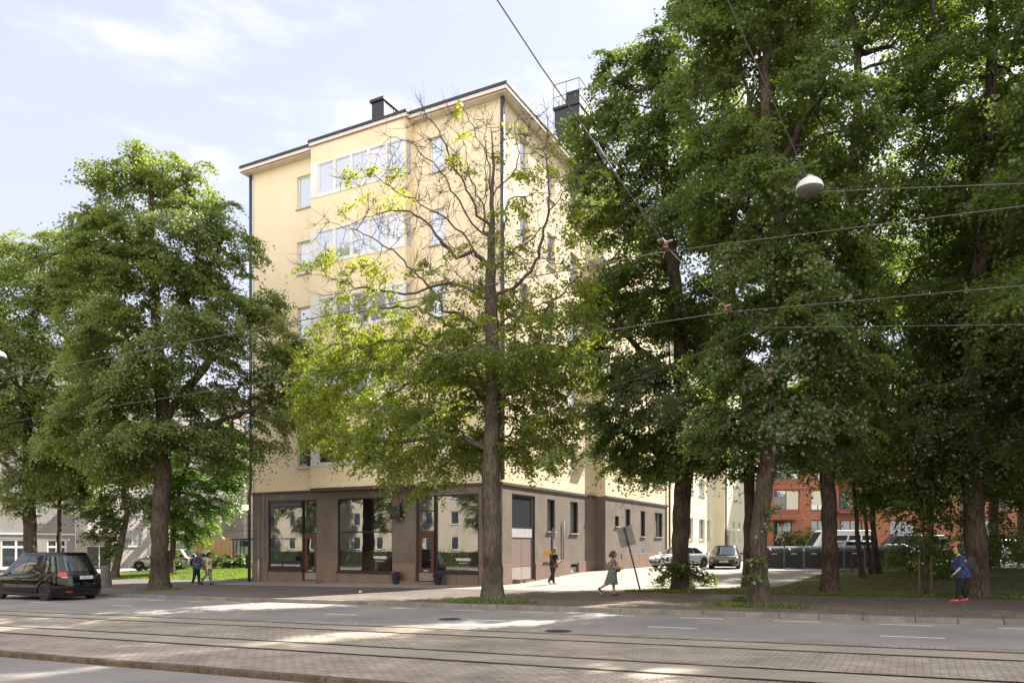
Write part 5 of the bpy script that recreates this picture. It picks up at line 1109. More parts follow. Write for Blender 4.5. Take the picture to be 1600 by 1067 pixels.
def insulator(px, py, d, lb):
    o = thing('insulator', lb, 'insulator', tuple(P3d(px, py, d)), 0); MB().lathe([(.015,-.04),(.037,-.035),(.04,-.01),(.02,.0),(.034,.01),(.037,.03),(.015,.04)], 14).build('porcelain', M_ins, o); MB().tube([(-.12,0,.07),(-.04,0,.1),(.0,0,.05),(.1,0,.08)], .014, 6).build('clamp', M_steel, o)
insulator(1040, 384, 10.9, 'red brown insulator where the thick span wire meets the upper contact wire'); insulator(1133, 483, 13.8, 'small red brown insulator on the lower contact wire')
o = thing('wire_clamp', 'metal turnbuckle on the thick cable left of the big right hand trees', 'wire clamp', tuple(P3d(935,232,9.25)), 0); MB().tube([(-.12,0,.15),(-.03,0,.06),(.04,0,-.08),(.10,0,-.14)], [.010,.026,.026,.010], 8).build('turnbuckle', M_pipe, o)
M_lamps = mat('white lamp shade', (.62,.62,.62), .45); M_lglass = mat('grey lamp glass', (.07,.075,.07), .45)
def lamp(px, py, d, r, lb):
    o = thing('hanging_lamp', lb, 'street lamp', tuple(P3d(px, py, d)), 0, 'street lamps hung on wires')
    sh_ = MB(); sh_.lathe([(.05,.86*r+.02)]+[(r*math.cos(a), .08*r+r*.80*math.sin(a)) for a in np.linspace(1.4, 0, 9)]+[(r,.02*r),(r*.96,.02*r)], 28); sh_.build('shade', M_lamps, o, smooth=True)
    MB().lathe([(r*.95,.02*r),(r*.93,-.1*r),(r*.72,-.34*r),(r*.4,-.46*r),(.001,-.5*r)], 28).build('diffuser', M_lglass, o, smooth=True)
    MB().tube([(-.02,0,.74*r),(-.05,0,.95*r),(0,0,1.1*r),(.05,0,.95*r),(.02,0,.74*r)], .012, 6).build('hook', M_steel, o)
lamp(1265, 296, 10.2, .175, 'white dome street lamp hanging in front of the right hand trees')
lamp(-3, 558, 22, .21, 'street lamp dome cut by the left edge of the photo')

# ------------------------------------------------------------------ vehicles
M_tyre = mat('tyre rubber', (.018,.018,.018), .85); M_cglass = glass('car glass', (.012,.014,.018), .05); M_under = mat('black car plastic', (.014,.014,.015), .6); M_plate = mat('number plate', (.62,.62,.60), .5); M_plet = mat('plate letters', (.03,.03,.03), .6)
M_red = mat('red lamp glass', (.45,.012,.012), .15, coat=1); M_redlit = mat('bright red lamp', (.7,.03,.02), .2, em=.35); M_clear = mat('headlamp glass', (.35,.37,.38), .1, coat=1); M_chrome = mat('chrome trim', (.55,.55,.55), .15, metal=1)
def paint(name, c, metal=.0, rough=.3, coat=1.): return mat(name, c, rough, metal=metal, coat=coat)
def se(t, n): return (max(0., 1-abs(t)**n))**(1/n)
def car(name, label, cat, paintm, S, loc, rz, rim=None, glassm=None, plate='', tail=M_red, group=None):
    """S: L,W,H, hood=[(x,z)..] shoulder line, gh=(xb0,xb1,xr0,xr1,belt), wheels=(xr,xf,r), windows=[(f0,f1)..]"""
    o = thing(name, label, cat, loc, rz, group); Lh, Wh = S['L']/2, S['W']/2; n1, M = S.get('n1', 5.2), 64
    zs = lambda x: float(np.interp(x, [p[0] for p in S['hood']], [p[1] for p in S['hood']]))
    rings = []
    tt = [2*math.pi*(i+.5)/M for i in range(M)]
    base = [(Lh*math.copysign(abs(math.cos(t))**(2/n1), math.cos(t)), Wh*math.copysign(abs(math.sin(t))**(2/n1), math.sin(t))) for t in tt]
    lev = [(.17, .90, .93, 0), (.24, .965, .975, 0), (.36, .995, 1., 0), (.52, 1., 1., 0)]
    mb = MB(); vs = []
    for z, kx, ky, _ in lev: vs += [(x*kx, y*ky, z) for x, y in base]
    for f, kx, ky in ((.55, .998, 1.), (.85, .985, .985), (.97, .972, .955), (1.0, .955, .92)):
        vs += [(x*kx, y*ky, .52+(zs(x)-.52)*f) for x, y in base]
    R_ = len(vs)//M; fs = [(i*M+k, i*M+(k+1)%M, (i+1)*M+(k+1)%M, (i+1)*M+k) for i in range(R_-1) for k in range(M)]
    def cap(off, flip):
        q = []
        for k in range(M//4-1): q.append((off+k, off+k+1, off+M-2-k, off+M-1-k)) if 0 else None
        # columns joined across y
        out = []
        for k in range(M//2-1): a, b, c, d = k, k+1, M-2-k, M-1-k; out.append((off+a, off+b, off+c, off+d))
        return out
    fs += cap(0, 1)+cap((R_-1)*M, 0); mb.add(vs, fs); body = mb.build('body', paintm, o, smooth=True)
    xr_, xf_, wr = S['wheels']
    # cut the wheel arches
    ct = MB()
    for x in (xr_, xf_): ct.lathe([(.001,-Wh*1.3),(wr+.055,-Wh*1.3),(wr+.055,-Wh+.26),(.001,-Wh+.26)], 28, (x,0,wr), 'y'); ct.lathe([(.001,Wh-.26),(wr+.055,Wh-.26),(wr+.055,Wh*1.3),(.001,Wh*1.3)], 28, (x,0,wr), 'y')
    c = ct.build('cut', None); md = body.modifiers.new('cut', 'BOOLEAN'); md.object = c; md.operation = 'DIFFERENCE'; md.solver = 'EXACT'
    body.parent = None; bpy.context.view_layer.update()
    me = bpy.data.meshes.new_from_object(body.evaluated_get(bpy.context.evaluated_depsgraph_get())); body.modifiers.clear(); 
    if len(me.polygons) > 300: body.data = me
    body.data.materials.clear(); body.data.materials.append(paintm)
    body.parent = o; bpy.data.objects.remove(c)
    es = body.modifiers.new('split', 'EDGE_SPLIT'); es.split_angle = R(38)
    MB().box(-Lh*.82,Lh*.82,-Wh*.7,Wh*.7,.16,.5).build('underbody', M_under, o)
    xb0, xb1, xr0, xr1, belt = S['gh']; H = S['H']; ng = S.get('ng', 5.); wb, wt = Wh*.93, Wh*S.get('tumble', .76)
    cb, hb, ctp, ht = (xb0+xb1)/2, (xb1-xb0)/2, (xr0+xr1)/2, (xr1-xr0)/2; Hr = H-.045
    def gp(f, s, k=0.):      # s in -1..1 across, direct superellipse param angle
        return None
    def ring(fz, M2=64):
        cx = cb+(ctp-cb)*fz; hx = hb+(ht-hb)*fz; wy = wb+(wt-wb)*(fz**1.25); z = belt-.06+(Hr-belt+.06)*fz
        return [(cx+hx*math.copysign(abs(math.cos(t))**(2/ng), math.cos(t)), wy*math.copysign(abs(math.sin(t))**(2/ng), math.sin(t)), z) for t in [2*math.pi*(i+.5)/M2 for i in range(M2)]]
    FZ = [0, .2, .4, .6, .8, 1.]; vs = []
    for fz in FZ: vs += ring(fz)
    r1 = ring(1.); cxr = ctp
    vs += [(cxr+(x-cxr)*.97, y*.95, Hr+.028) for x, y, z in r1]+[(cxr+(x-cxr)*.9, y*.8, H) for x, y, z in r1]
    k_ = len(FZ)+2; M2 = 64; fs = [(i*M2+k, i*M2+(k+1)%M2, (i+1)*M2+(k+1)%M2, (i+1)*M2+k) for i in range(k_-1) for k in range(M2)]
    off = (k_-1)*M2; fs += [(off+k, off+k+1, off+M2-2-k, off+M2-1-k) for k in range(M2//2-1)]
    MB().add(vs, fs).build('cabin', paintm, o, smooth=True)
    def side(f, fz, s, e=.007):
        cx = cb+(ctp-cb)*fz; hx = hb+(ht-hb)*fz; wy = wb+(wt-wb)*(fz**1.25); x = 2*f-1; return (cx+hx*x, s*(wy*se(x, ng)+e), belt-.06+(Hr-belt+.06)*fz)
    def endp(g, fz, s, e=.007):
        cx = cb+(ctp-cb)*fz; hx = hb+(ht-hb)*fz; wy = wb+(wt-wb)*(fz**1.25); return (cx+s*(hx*se(g, ng)+e), wy*g, belt-.06+(Hr-belt+.06)*fz)
    def patch(fn, a0, a1, b0, b1, nm, m_, par, na=8, nb=5):
        v_ = [fn(a0+(a1-a0)*i/na, b0+(b1-b0)*j/nb) for i in range(na+1) for j in range(nb+1)]
        return MB().add(v_, [(i*(nb+1)+j, (i+1)*(nb+1)+j, (i+1)*(nb+1)+j+1, i*(nb+1)+j+1) for i in range(na) for j in range(nb)]).build(nm, m_, par, smooth=True)
    gm_ = glassm or M_cglass
    for s in (-1, 1):
        for (f0, f1) in S['windows']: patch(lambda a, b: side(a, b, s), f0, f1, *S.get('wz', (.16, .88)), 'side_window', gm_, o)
    patch(lambda a, b: endp(a, b, 1), -.86, .86, .12, .93, 'windscreen', gm_, o); patch(lambda a, b: endp(a, b, -1), -.84, .84, S.get('rw', .2), .9, 'rear_window', gm_, o)
    def bside(x, z, s, e=.006):
        k = 1. if z < zs(x)*.8 else .985; return (x, s*(Wh*k*se(x/Lh, n1)+e), z)
    def bend(g, z, s, e=.008):
        kx = float(np.interp(z, [.17,.24,.36,.52,1.2], [.90,.965,.995,1.,.985])); return (s*(Lh*kx*se(g, n1)+e), Wh*g, z)
    def bcor(a, z, sx, sy, e=.009):
        kx = float(np.interp(z, [.17,.24,.36,.52,1.2], [.90,.965,.995,1.,.985])); return (sx*(Lh*kx*math.cos(a)**(2/n1)+e), sy*(Wh*kx**.5*math.sin(a)**(2/n1)+e*.7), z)
    zb = zs(-Lh)
    for s in (-1, 1):
        zl = S.get('tail', zb-.2); patch(lambda a, b: bcor(a, b, -1, s), .44, .80, zl, zl+.17, 'tail_light', tail, o, 8, 3); patch(lambda a, b: bend(a, b, -1, .010), *sorted((s*.66, s*.80)), zl-.05, zl-.005, 'reversing_light', M_clear, o, 6, 1)
        zf = zs(Lh*.9)-.16; patch(lambda a, b: bcor(a, b, 1, s), .34, .86, zf-.06, zf+.06, 'headlight', M_clear, o, 8, 3)
        for x in S['seams']:
            q = MB(); q.tube([bside(x, z, s, .003) for z in np.linspace(.28, zs(x)*.97, 8)], .006, 4); q.build('door_seam', M_under, o)
        patch(lambda a, b: bside(a, b, s), -Lh*.7, Lh*.7, .22, .30, 'sill_trim', M_under, o, 10, 2)
        mr = MB(); x0 = xb1-.55; mr.ball((x0, s*(Wh+.08), belt+.03), (.09,.11,.075)); mr.build('wing_mirror', paintm, o, smooth=True)
        for x in S['seams'][:-1]: hb_ = MB(); hb_.tube([bside(x+.12, zs(x)*.86, s, .02), bside(x+.30, zs(x)*.86, s, .02)], .014, 6); hb_.build('door_handle', paintm, o)
    patch(lambda a, b: bend(a, b, 1), -.5, .5, .34, .52, 'grille', M_under, o, 8, 2); patch(lambda a, b: bend(a, b, -1), -.8, .8, .26, .34, 'bumper_trim', M_under, o, 8, 2)
    if S.get('reflect'):
        for s in (-1, 1): patch(lambda a, b: bend(a, b, -1, .012), *sorted((s*.5, s*.72)), .36, .40, 'reflector', M_red, o, 4, 1)
    for s, zp in ((-1, S.get('platez', .72)), (1, .42)):
        q = MB(); e = s*(Lh*1.0+.02); q.box(min(e, e-s*.012), max(e, e-s*.012), -.26, .26, zp, zp+.12); pl = q.build('number_plate', M_plate, o)
        Mx = Matrix.Translation((e+s*.004, 0, zp+.025)) @ (Matrix.Rotation(R(90) if s > 0 else R(-90), 4, 'Z') @ rotx)
        text_mesh(plate, .1, 'plate_text', M_plet, pl, Mx, .001)
    for x in (xr_, xf_):
        for s in (-1, 1):
            y0, y1 = s*(Wh-.235), s*(Wh-.012); ty = MB(); a_, b_ = min(y0,y1), max(y0,y1)
            ty.lathe([(wr*.62,a_),(wr*.93,a_),(wr,a_+.03),(wr,b_-.03),(wr*.93,b_),(wr*.64,b_),(wr*.62,b_-.02)], 32, (x,0,wr), 'y'); t_ = ty.build('wheel', M_tyre, o, smooth=False)
            rm_ = MB(); yo = y1-s*.03; rm_.lathe([(wr*.64,yo-s*.10),(wr*.635,yo),(wr*.60,yo),(wr*.58,yo-s*.06),(.001,yo-s*.07)], 28, (x,0,wr), 'y')
            for k in range(5):
                g = 2*math.pi*k/5+.3; rm_.tube([(x,yo-s*.015,wr),(x+wr*.6*math.cos(g),yo-s*.008,wr+wr*.6*math.sin(g))], [.045,.028], 5)
            rm_.lathe([(.07,yo-s*.03),(.06,yo+s*.005),(.001,yo+s*.006)], 14, (x,0,wr), 'y'); rm_.build('rim', rim or M_steel, t_)
    return o
MINI = dict(n1=4.4,L=5.3,W=2.04,H=1.90,hood=[(-2.6,1.02),(-2.2,1.08),(-1,1.07),(1,1.03),(1.7,.98),(2.3,.85),(2.6,.70)],gh=(-2.55,2.0,-2.0,.70,1.07),wheels=(-1.52,1.55,.36),windows=[(.085,.295),(.31,.56),(.575,.80),(.815,.88)],seams=[-1.05,.15,1.25],tumble=.76,tail=.97,platez=.86,ng=4.0,reflect=1)
SEDAN = dict(L=4.75,W=1.86,H=1.44,hood=[(-2.4,.92),(-2,.98),(-1,.93),(.8,.92),(1.3,.89),(2.0,.76),(2.4,.62)],gh=(-2.05,1.45,-.95,.30,.93),wheels=(-1.4,1.45,.34),windows=[(.12,.45),(.47,.76),(.78,.88)],seams=[-.95,.05,1.0],tumble=.70,platez=.62)
SUV = dict(L=4.6,W=1.9,H=1.68,hood=[(-2.3,1.0),(-2,1.05),(-1,1.02),(.9,1.0),(1.4,.98),(2.0,.90),(2.35,.74)],gh=(-2.2,1.3,-1.75,.35,1.02),wheels=(-1.35,1.4,.37),windows=[(.09,.30),(.32,.58),(.6,.86)],seams=[-.9,.1,1.0],tumble=.76,platez=.75)
VAN = dict(wz=(.28,.72),L=5.9,W=2.05,H=2.6,hood=[(-2.95,1.25),(1.5,1.22),(2.2,1.15),(2.7,1.0),(2.98,.8)],gh=(-2.93,2.45,-2.85,1.5,1.22),wheels=(-1.75,2.0,.36),windows=[(.06,.24),(.27,.48),(.51,.70),(.74,.90)],seams=[-.9,.7,1.7],tumble=.86,ng=7.,tail=1.0)
P_blk = paint('black car paint', (.003,.003,.005), 0, .05, 0); P_wht = paint('white car paint', (.62,.63,.64)); P_gry = paint('dark grey car paint', (.008,.009,.011), 0, .1, .3); P_slv = paint('silver car paint', (.32,.33,.35), .7); P_red = paint('red car paint', (.45,.03,.015)); P_blu = paint('dark blue car paint', (.02,.03,.07), .3); P_sg = paint('blue grey car paint', (.12,.14,.18), .6)
Mrb = mat('black rim', (.02,.02,.022), .3, metal=.6)
x, y = W2(-14.4, -12.7); car('minivan', 'glossy black minivan driving left on the road, cut by the left edge', 'minivan', P_blk, MINI, (x, y, float(gz(-14.4,-12.7))-.12), ANG+math.pi, Mrb, plate='LMO-715')
def park(px, d, hx, hy, *a, **k):
    p = bd(px, d); return car(*a, tuple(p), math.atan2(hy, hx), **k)
park(1062, 50.5, -.80, -.60, 'parked_car', 'white sedan parked behind the dark linden trunk with its front to the left', 'car', P_wht, SEDAN, plate='KXB-482')
park(1133, 48.2, -.30, -.95, 'parked_car', 'dark grey sedan parked facing the camera, left of the knotty front linden', 'car', P_gry, SEDAN, plate='GKT-421')
park(1306, 62, -.99, -.12, 'parked_van', 'white minibus parked sideways before the brick building', 'van', P_wht, VAN, glassm=G_dim, plate='BNV-310')
park(1348, 52.5, .99, .1, 'parked_car', 'blue grey estate car behind the bins with its red tail light to the left', 'car', P_sg, SUV, plate='CIA-907', tail=M_redlit)
park(1392, 60, -.97, .2, 'parked_car', 'white car behind the bins at the right end of the row', 'car', P_wht, SEDAN, plate='FLR-118')
park(1420, 68, -.99, .1, 'parked_van', 'dark blue van beyond the right end of the bins', 'van', P_blu, dict(VAN, H=2.2, gh=(-2.93,2.45,-2.85,1.5,1.22)), plate='HJK-554')
park(1563, 58, -.98, -.2, 'parked_car', 'silver hatchback seen under the trees at the right edge', 'car', P_slv, SUV, plate='RTU-286', tail=M_redlit)
park(252, 61, -.985, -.17, 'parked_car', 'silver estate car parked behind the thick left linden trunk', 'car', P_slv, SUV, plate='ZKE-663')
park(310, 70, -.98, -.2, 'parked_car', 'blue grey car parked behind the couple', 'car', P_sg, SEDAN, plate='OIV-229')
park(356, 71.5, .95, -.3, 'parked_car', 'red car half hidden by the white site shed', 'car', P_red, SEDAN, plate='TBN-870')

# ------------------------------------------------------------------ people
def skinmat(n, c): return mat(n, c, .55, var=.12, scale=8)
def person(label, loc, rz, H, P, parts):
    """P: joint pose in local axes (x forward, y left); builds one body mesh plus clothes as children"""
    o = thing('person', label, 'person', tuple(loc), rz); J = {}
    hip = P.get('hip', .515)*H; lean = P.get('lean', 0); hw_ = P.get('hw', .055)*H; sw = P.get('sw', .108)*H; b = P.get('bulk', 1.)
    up = Vector((math.sin(lean), 0, math.cos(lean))); pel = Vector((0,0,hip)); J['pel'] = pel; J['waist'] = pel+up*.10*H; J['chest'] = pel+up*.235*H; J['neck'] = pel+up*.315*H; hl = lean+P.get('headlean', .05); hu = Vector((math.sin(hl),0,math.cos(hl)))
    J['head'] = J['neck']+up*.03*H+hu*.075*H
    def dirv(a, out=0): return Vector((math.sin(a)*math.cos(out), math.sin(out), -math.cos(a)*math.cos(out)))
    for s, k in ((1,'L'),(-1,'R')):
        a, kn = P['leg'+k]; J['hip'+k] = pel+Vector((0,s*hw_,-.01*H)); J['knee'+k] = J['hip'+k]+dirv(a)*.245*H; J['ank'+k] = J['knee'+k]+dirv(a-kn)*.235*H; ft = P.get('foot'+k, 0); J['toe'+k] = J['ank'+k]+Vector((math.cos(ft),0,-math.sin(ft)))*.105*H+Vector((0,0,-.018*H))
        sa, el, ou, oe = P['arm'+k]; J['sh'+k] = J['neck']+Vector((0,s*sw,-.025*H)); J['el'+k] = J['sh'+k]+dirv(sa, s*ou)*.165*H; J['wr'+k] = J['el'+k]+dirv(sa+el, s*oe)*.145*H; J['hd'+k] = (J['wr'+k]-J['el'+k]).normalized()
    m = MB(); hd = J['head']; r = .062*H
    m.ball(hd+Vector((0,0,.012*H)), (r*1.12, r*.88, r*1.18), 18, 14); m.ball(hd+Vector((.018*H,0,-.03*H)), (r*.72,r*.66,r*.72), 14, 10)      # skull, jaw
    m.tube([hd+Vector((r*1.0,0,.012*H)), hd+Vector((r*1.32,0,-.008*H)), hd+Vector((r*1.0,0,-.014*H))], [.006*H,.009*H,.006*H], 6)
    m.ball(hd+Vector((r*.98,0,-.030*H)), (.007*H,.014*H,.004*H), 8, 6)
    for s in (1,-1): m.ball(hd+Vector((-.004*H,s*r*.9,-.002*H)), (.010*H,.006*H,.017*H), 8, 6)
    m.tube([J['neck']-up*.03*H, J['neck']+up*.05*H, hd], [.036*H*b**.3,.031*H,.03*H], 12)
    m.tube([pel-up*.02*H, J['waist'], J['chest'], J['neck']-up*.02*H], [.078*H*b,.068*H*b,.082*H*b,.045*H], 16, sq=1.25)
    for k, s in (('L',1),('R',-1)):
        m.tube([J['neck']-up*.02*H, J['sh'+k], J['el'+k], J['wr'+k]], [.036*H,.034*H*b**.5,.025*H*b**.5,.0155*H], 12)
        m.tube([J['hip'+k], J['knee'+k], J['ank'+k]], [.055*H*b**.6,.035*H*b**.5,.022*H], 12); m.tube([J['ank'+k]+Vector((-.02*H,0,-.01*H)), J['toe'+k]], [.022*H,.016*H], 8)
        dv = J['hd'+k]; w_ = J['wr'+k]; cu_ = P.get('curl', .5); side_ = Vector((0,1,0)); pn = dv.cross(side_); pn = pn.normalized() if pn.length > .1 else Vector((1,0,0)); sd_ = pn.cross(dv).normalized(); pn = pn if pn.x > 0 or abs(pn.x) < .3 else -pn
        m.tube([w_, w_+dv*.025*H, w_+dv*.052*H], [.0145*H,.020*H,.018*H], 10, sq=.6)
        for f, ln in enumerate((.036,.042,.040,.032)):
            q0 = w_+dv*.05*H+sd_*(f-1.5)*.0098*H; q1 = q0+(dv+pn*cu_*.5).normalized()*ln*.5*H; q2 = q1+(dv*.6+pn*cu_*1.6).normalized()*ln*.5*H; m.tube([q0, q1, q2], [.0052*H,.0048*H,.004*H], 6)
        q0 = w_+dv*.02*H-sd_*.016*H; m.tube([q0, q0+(dv*.6-sd_*.7).normalized()*.022*H, q0+(dv*1.0-sd_*.4+pn*.4).normalized()*.042*H], [.0068*H,.0056*H,.0045*H], 6)
    m.build('body', P['skin'], o, remesh=.0085)
    e = MB()
    for s in (1,-1): e.ball(hd+Vector((r*.93,s*.016*H,.008*H)), (.004*H,.007*H,.0045*H), 8, 6)
    e.build('eyes', mat('eyes', (.03,.02,.015), .3), o)
    parts(o, J, H, Vector, up, b); return o
def cloth(o, nm, m_, lst, vox=.011):
    mb = MB()
    for pts_, rad, *q in lst:
        if rad == 'ball': mb.ball(pts_, q[0], 16, 12)
        else: mb.tube(pts_, rad, 16, sq=q[0] if q else 1.)
    return mb.build(nm, m_, o, remesh=vox)
def hairball(o, J, H, m_, length=0., back=0.):
    hd = J['head']; r = .062*H; L_ = [((hd+Vector((-.016*H,0,.030*H))), 'ball', (r*1.14,r*1.02,r*1.02)), (hd+Vector((-.028*H,0,-.008*H)), 'ball', (r*.90,r*.98,r*.98))]
    if length: L_ += [([hd+Vector((-.02*H,s*r*.75,.01*H)), hd+Vector((-.03*H,s*r*.85,-length*H))], [.035*H,.026*H]) for s in (1,-1)]+[([hd+Vector((-.05*H,0,.01*H)), hd+Vector((-.055*H,0,-length*H))], [.045*H,.035*H], 1.6)]
    return cloth(o, 'hair', m_, L_)
def shoes(o, J, H, m_, sole=None, b=1.):
    for k in 'LR':
        a, t = J['ank'+k], J['toe'+k]; dn = (t-a).normalized(); s_ = MB(); s_.tube([a+Vector((0,0,.012*H))-dn*.012*H, a-dn*.02*H+Vector((0,0,-.018*H)), a*.5+t*.5+Vector((0,0,-.004*H)), t+dn*.012*H], [.022*H,.027*H,.024*H,.017*H], 12, sq=.95); so_ = s_.build('shoe', m_, o, remesh=.009)
        if sole: q = MB(); q.tube([a-dn*.03*H+Vector((0,0,-.034*H)), a*.5+t*.5+Vector((0,0,-.022*H)), t+dn*.016*H+Vector((0,0,-.010*H))], [.015*H,.017*H,.013*H], 10, sq=1.3); q.build('sole', sole, so_, smooth=True)
def legs(o, J, H, m_, extra=.012, upto='ank', nm='trousers', hem=0., b=1.):
    L_ = [([J['pel']+Vector((0,0,.05*H)), J['pel']-Vector((0,0,.035*H))], [.083*H*b,.074*H*b], 1.25)]
    for k in 'LR': L_.append(([J['hip'+k]+Vector((0,0,.02*H)), J['knee'+k], J['ank'+k]+Vector((0,0,.012*H))], [.058*H*b**.7+extra*.5,.038*H*b**.5+extra,.025*H+extra+hem]))
    return cloth(o, nm, m_, L_)
def top(o, J, H, m_, sleeve=.75, extra=.012, nm='shirt', low=.0, b=1., belly=0.):
    up_ = (J['neck']-J['pel']).normalized(); e = extra
    L_ = [([J['pel']-up_*low*H, J['waist']+Vector((belly*.3,0,0)), J['chest'], J['neck']-up_*.015*H], [.083*H*b+e+belly,.076*H*b+e+belly*.7,.086*H*b+e*.6,.046*H+e*.3], 1.25)]
    for k in 'LR':
        a, c, w_ = J['sh'+k], J['el'+k], J['wr'+k]; L_.append(([J['neck']-up_*.03*H, a, a.lerp(c, min(1, sleeve))]+([c.lerp(w_, sleeve-1)] if sleeve > 1 else []), [.040*H,.040*H*b**.5+e*.5,.031*H*b**.5+e]+([.024*H*b**.5+e] if sleeve > 1 else [])))
    return cloth(o, nm, m_, L_)
SK1 = skinmat('fair skin', (.52,.30,.20)); SK2 = skinmat('tanned skin', (.40,.21,.13)); SK3 = skinmat('light skin', (.58,.36,.26))
M_navy = mat('navy cloth', (.018,.022,.04), .9); M_blk = mat('black cloth', (.010,.010,.012), .9); M_bluegrey = mat('blue shirt cloth', (.065,.10,.19), .9, var=.2, scale=20); M_jean = mat('dark jeans', (.018,.025,.05), .9, var=.3, scale=20)
M_dress = mat('grey patterned dress', (.20,.20,.195), .9, col2=(.045,.047,.05), scale=38, ramp=(.44,.56), detail=2); M_blouse = mat('cream blouse', (.62,.56,.46), .9); M_pattr = mat('black and white patterned trousers', (.62,.56,.50), .9, col2=(.02,.02,.03), scale=13, ramp=(.46,.54), detail=2)
M_leather = mat('brown leather', (.19,.07,.03), .5, var=.3, scale=10); M_pink = mat('bright pink shoes', (.85,.02,.13), .5); M_whsole = mat('white sole', (.7,.68,.62), .6); M_hairg = mat('greying blond hair', (.22,.15,.09), .7, var=.4, scale=30); M_hairb = mat('brown hair', (.10,.045,.022), .6, var=.4, scale=30); M_haird = mat('dark hair', (.022,.014,.01), .6); M_straw = mat('straw hat', (.50,.40,.24), .8, var=.2, scale=20)
M_denim = mat('blue checked tunic', (.035,.065,.17), .9, col2=(.015,.028,.08), scale=30, ramp=(.45,.55), detail=1); M_grbag = mat('grey backpack cloth', (.05,.05,.055), .9, var=.3, scale=12); M_rust = mat('red patterned bag', (.32,.05,.03), .8, col2=(.12,.03,.02), scale=20); M_greyb = mat('grey patterned rucksack', (.22,.21,.20), .9, col2=(.07,.07,.07), scale=25, ramp=(.4,.6))
head_to = lambda dx, dy: math.atan2(dy, dx)
# walker in pink shoes (heads left)
def parts1(o, J, H, V_, up, b):
    legs(o, J, H, M_blk, .008, nm='leggings', b=b); shoes(o, J, H, M_pink, mat('pink sole', (.8,.05,.2), .5))
    up_ = (J['neck']-J['pel']).normalized()
    cloth(o, 'tunic', M_denim, [([J['pel']-up_*.085*H+V_((-.035*H,0,0)), J['pel']+up_*.01*H+V_((-.03*H,0,0)), J['waist'], J['chest']+V_((.008*H,0,0)), J['neck']-up_*.015*H], [.135*H,.135*H,.112*H,.108*H,.048*H], 1.12)]+[([J['neck']-up_*.03*H, J['sh'+k], J['el'+k], J['el'+k].lerp(J['wr'+k], .25)], [.042*H,.052*H,.045*H,.036*H]) for k in 'LR'])
    hairball(o, J, H, M_haird, .04); hd = J['head']; r = .062*H; hp = MB()
    hp.tube([hd+V_((0, r*1.08*math.cos(t), r*1.32*math.sin(t))) for t in np.linspace(0, math.pi, 12)], .008*H, 8)
    for s in (1,-1): hp.lathe([(.001,-.012*H),(.024*H,-.012*H),(.027*H,0),(.024*H,.012*H),(.001,.012*H)], 14, tuple(hd+V_((0,s*r*1.08,-.002*H))), 'y')
    hp.build('headphones', M_black, o)
    gl_ = MB(); 
    for s in (1,-1): gl_.ball(hd+V_((r*1.05,s*.018*H,.008*H)), (.004*H,.013*H,.010*H), 10, 6)
    gl_.tube([hd+V_((r*1.02,.03*H,.01*H)), hd+V_((0,r*1.0,.012*H))], .002*H, 4); gl_.tube([hd+V_((r*1.02,-.03*H,.01*H)), hd+V_((0,-r*1.0,.012*H))], .002*H, 4); gl_.build('glasses', M_black, o)
    c = J['chest']+V_((-.175*H,0,-.035*H)); cloth(o, 'backpack', M_grbag, [([c+V_((0,0,.10*H)), c+V_((-.02*H,0,0)), c-V_((0,0,.11*H))], [.055*H,.072*H,.060*H], 1.3)])
    st_ = MB()
    for s in (1,-1): st_.tube([J['chest']+V_((-.10*H,s*.06*H,.05*H)), J['neck']+V_((.02*H,s*.075*H,.0)), J['chest']+V_((.115*H,s*.07*H,-.03*H)), J['waist']+V_((.0,s*.145*H,0))], .011*H, 6)
    st_.build('straps', M_black, o)
gp = GP(1500, 938)
person('walker in a blue tunic, headphones and pink shoes going left with a grey backpack', gp, head_to(-1, .07), 1.66, dict(hip=.50, bulk=1.28, skin=SK3, lean=.08, headlean=.12, legL=(.20,.05), legR=(-.24,.10), footL=0, footR=.15, armL=(.05,.75,.12,.05), armR=(-.15,.5,.15,.05)), parts1)
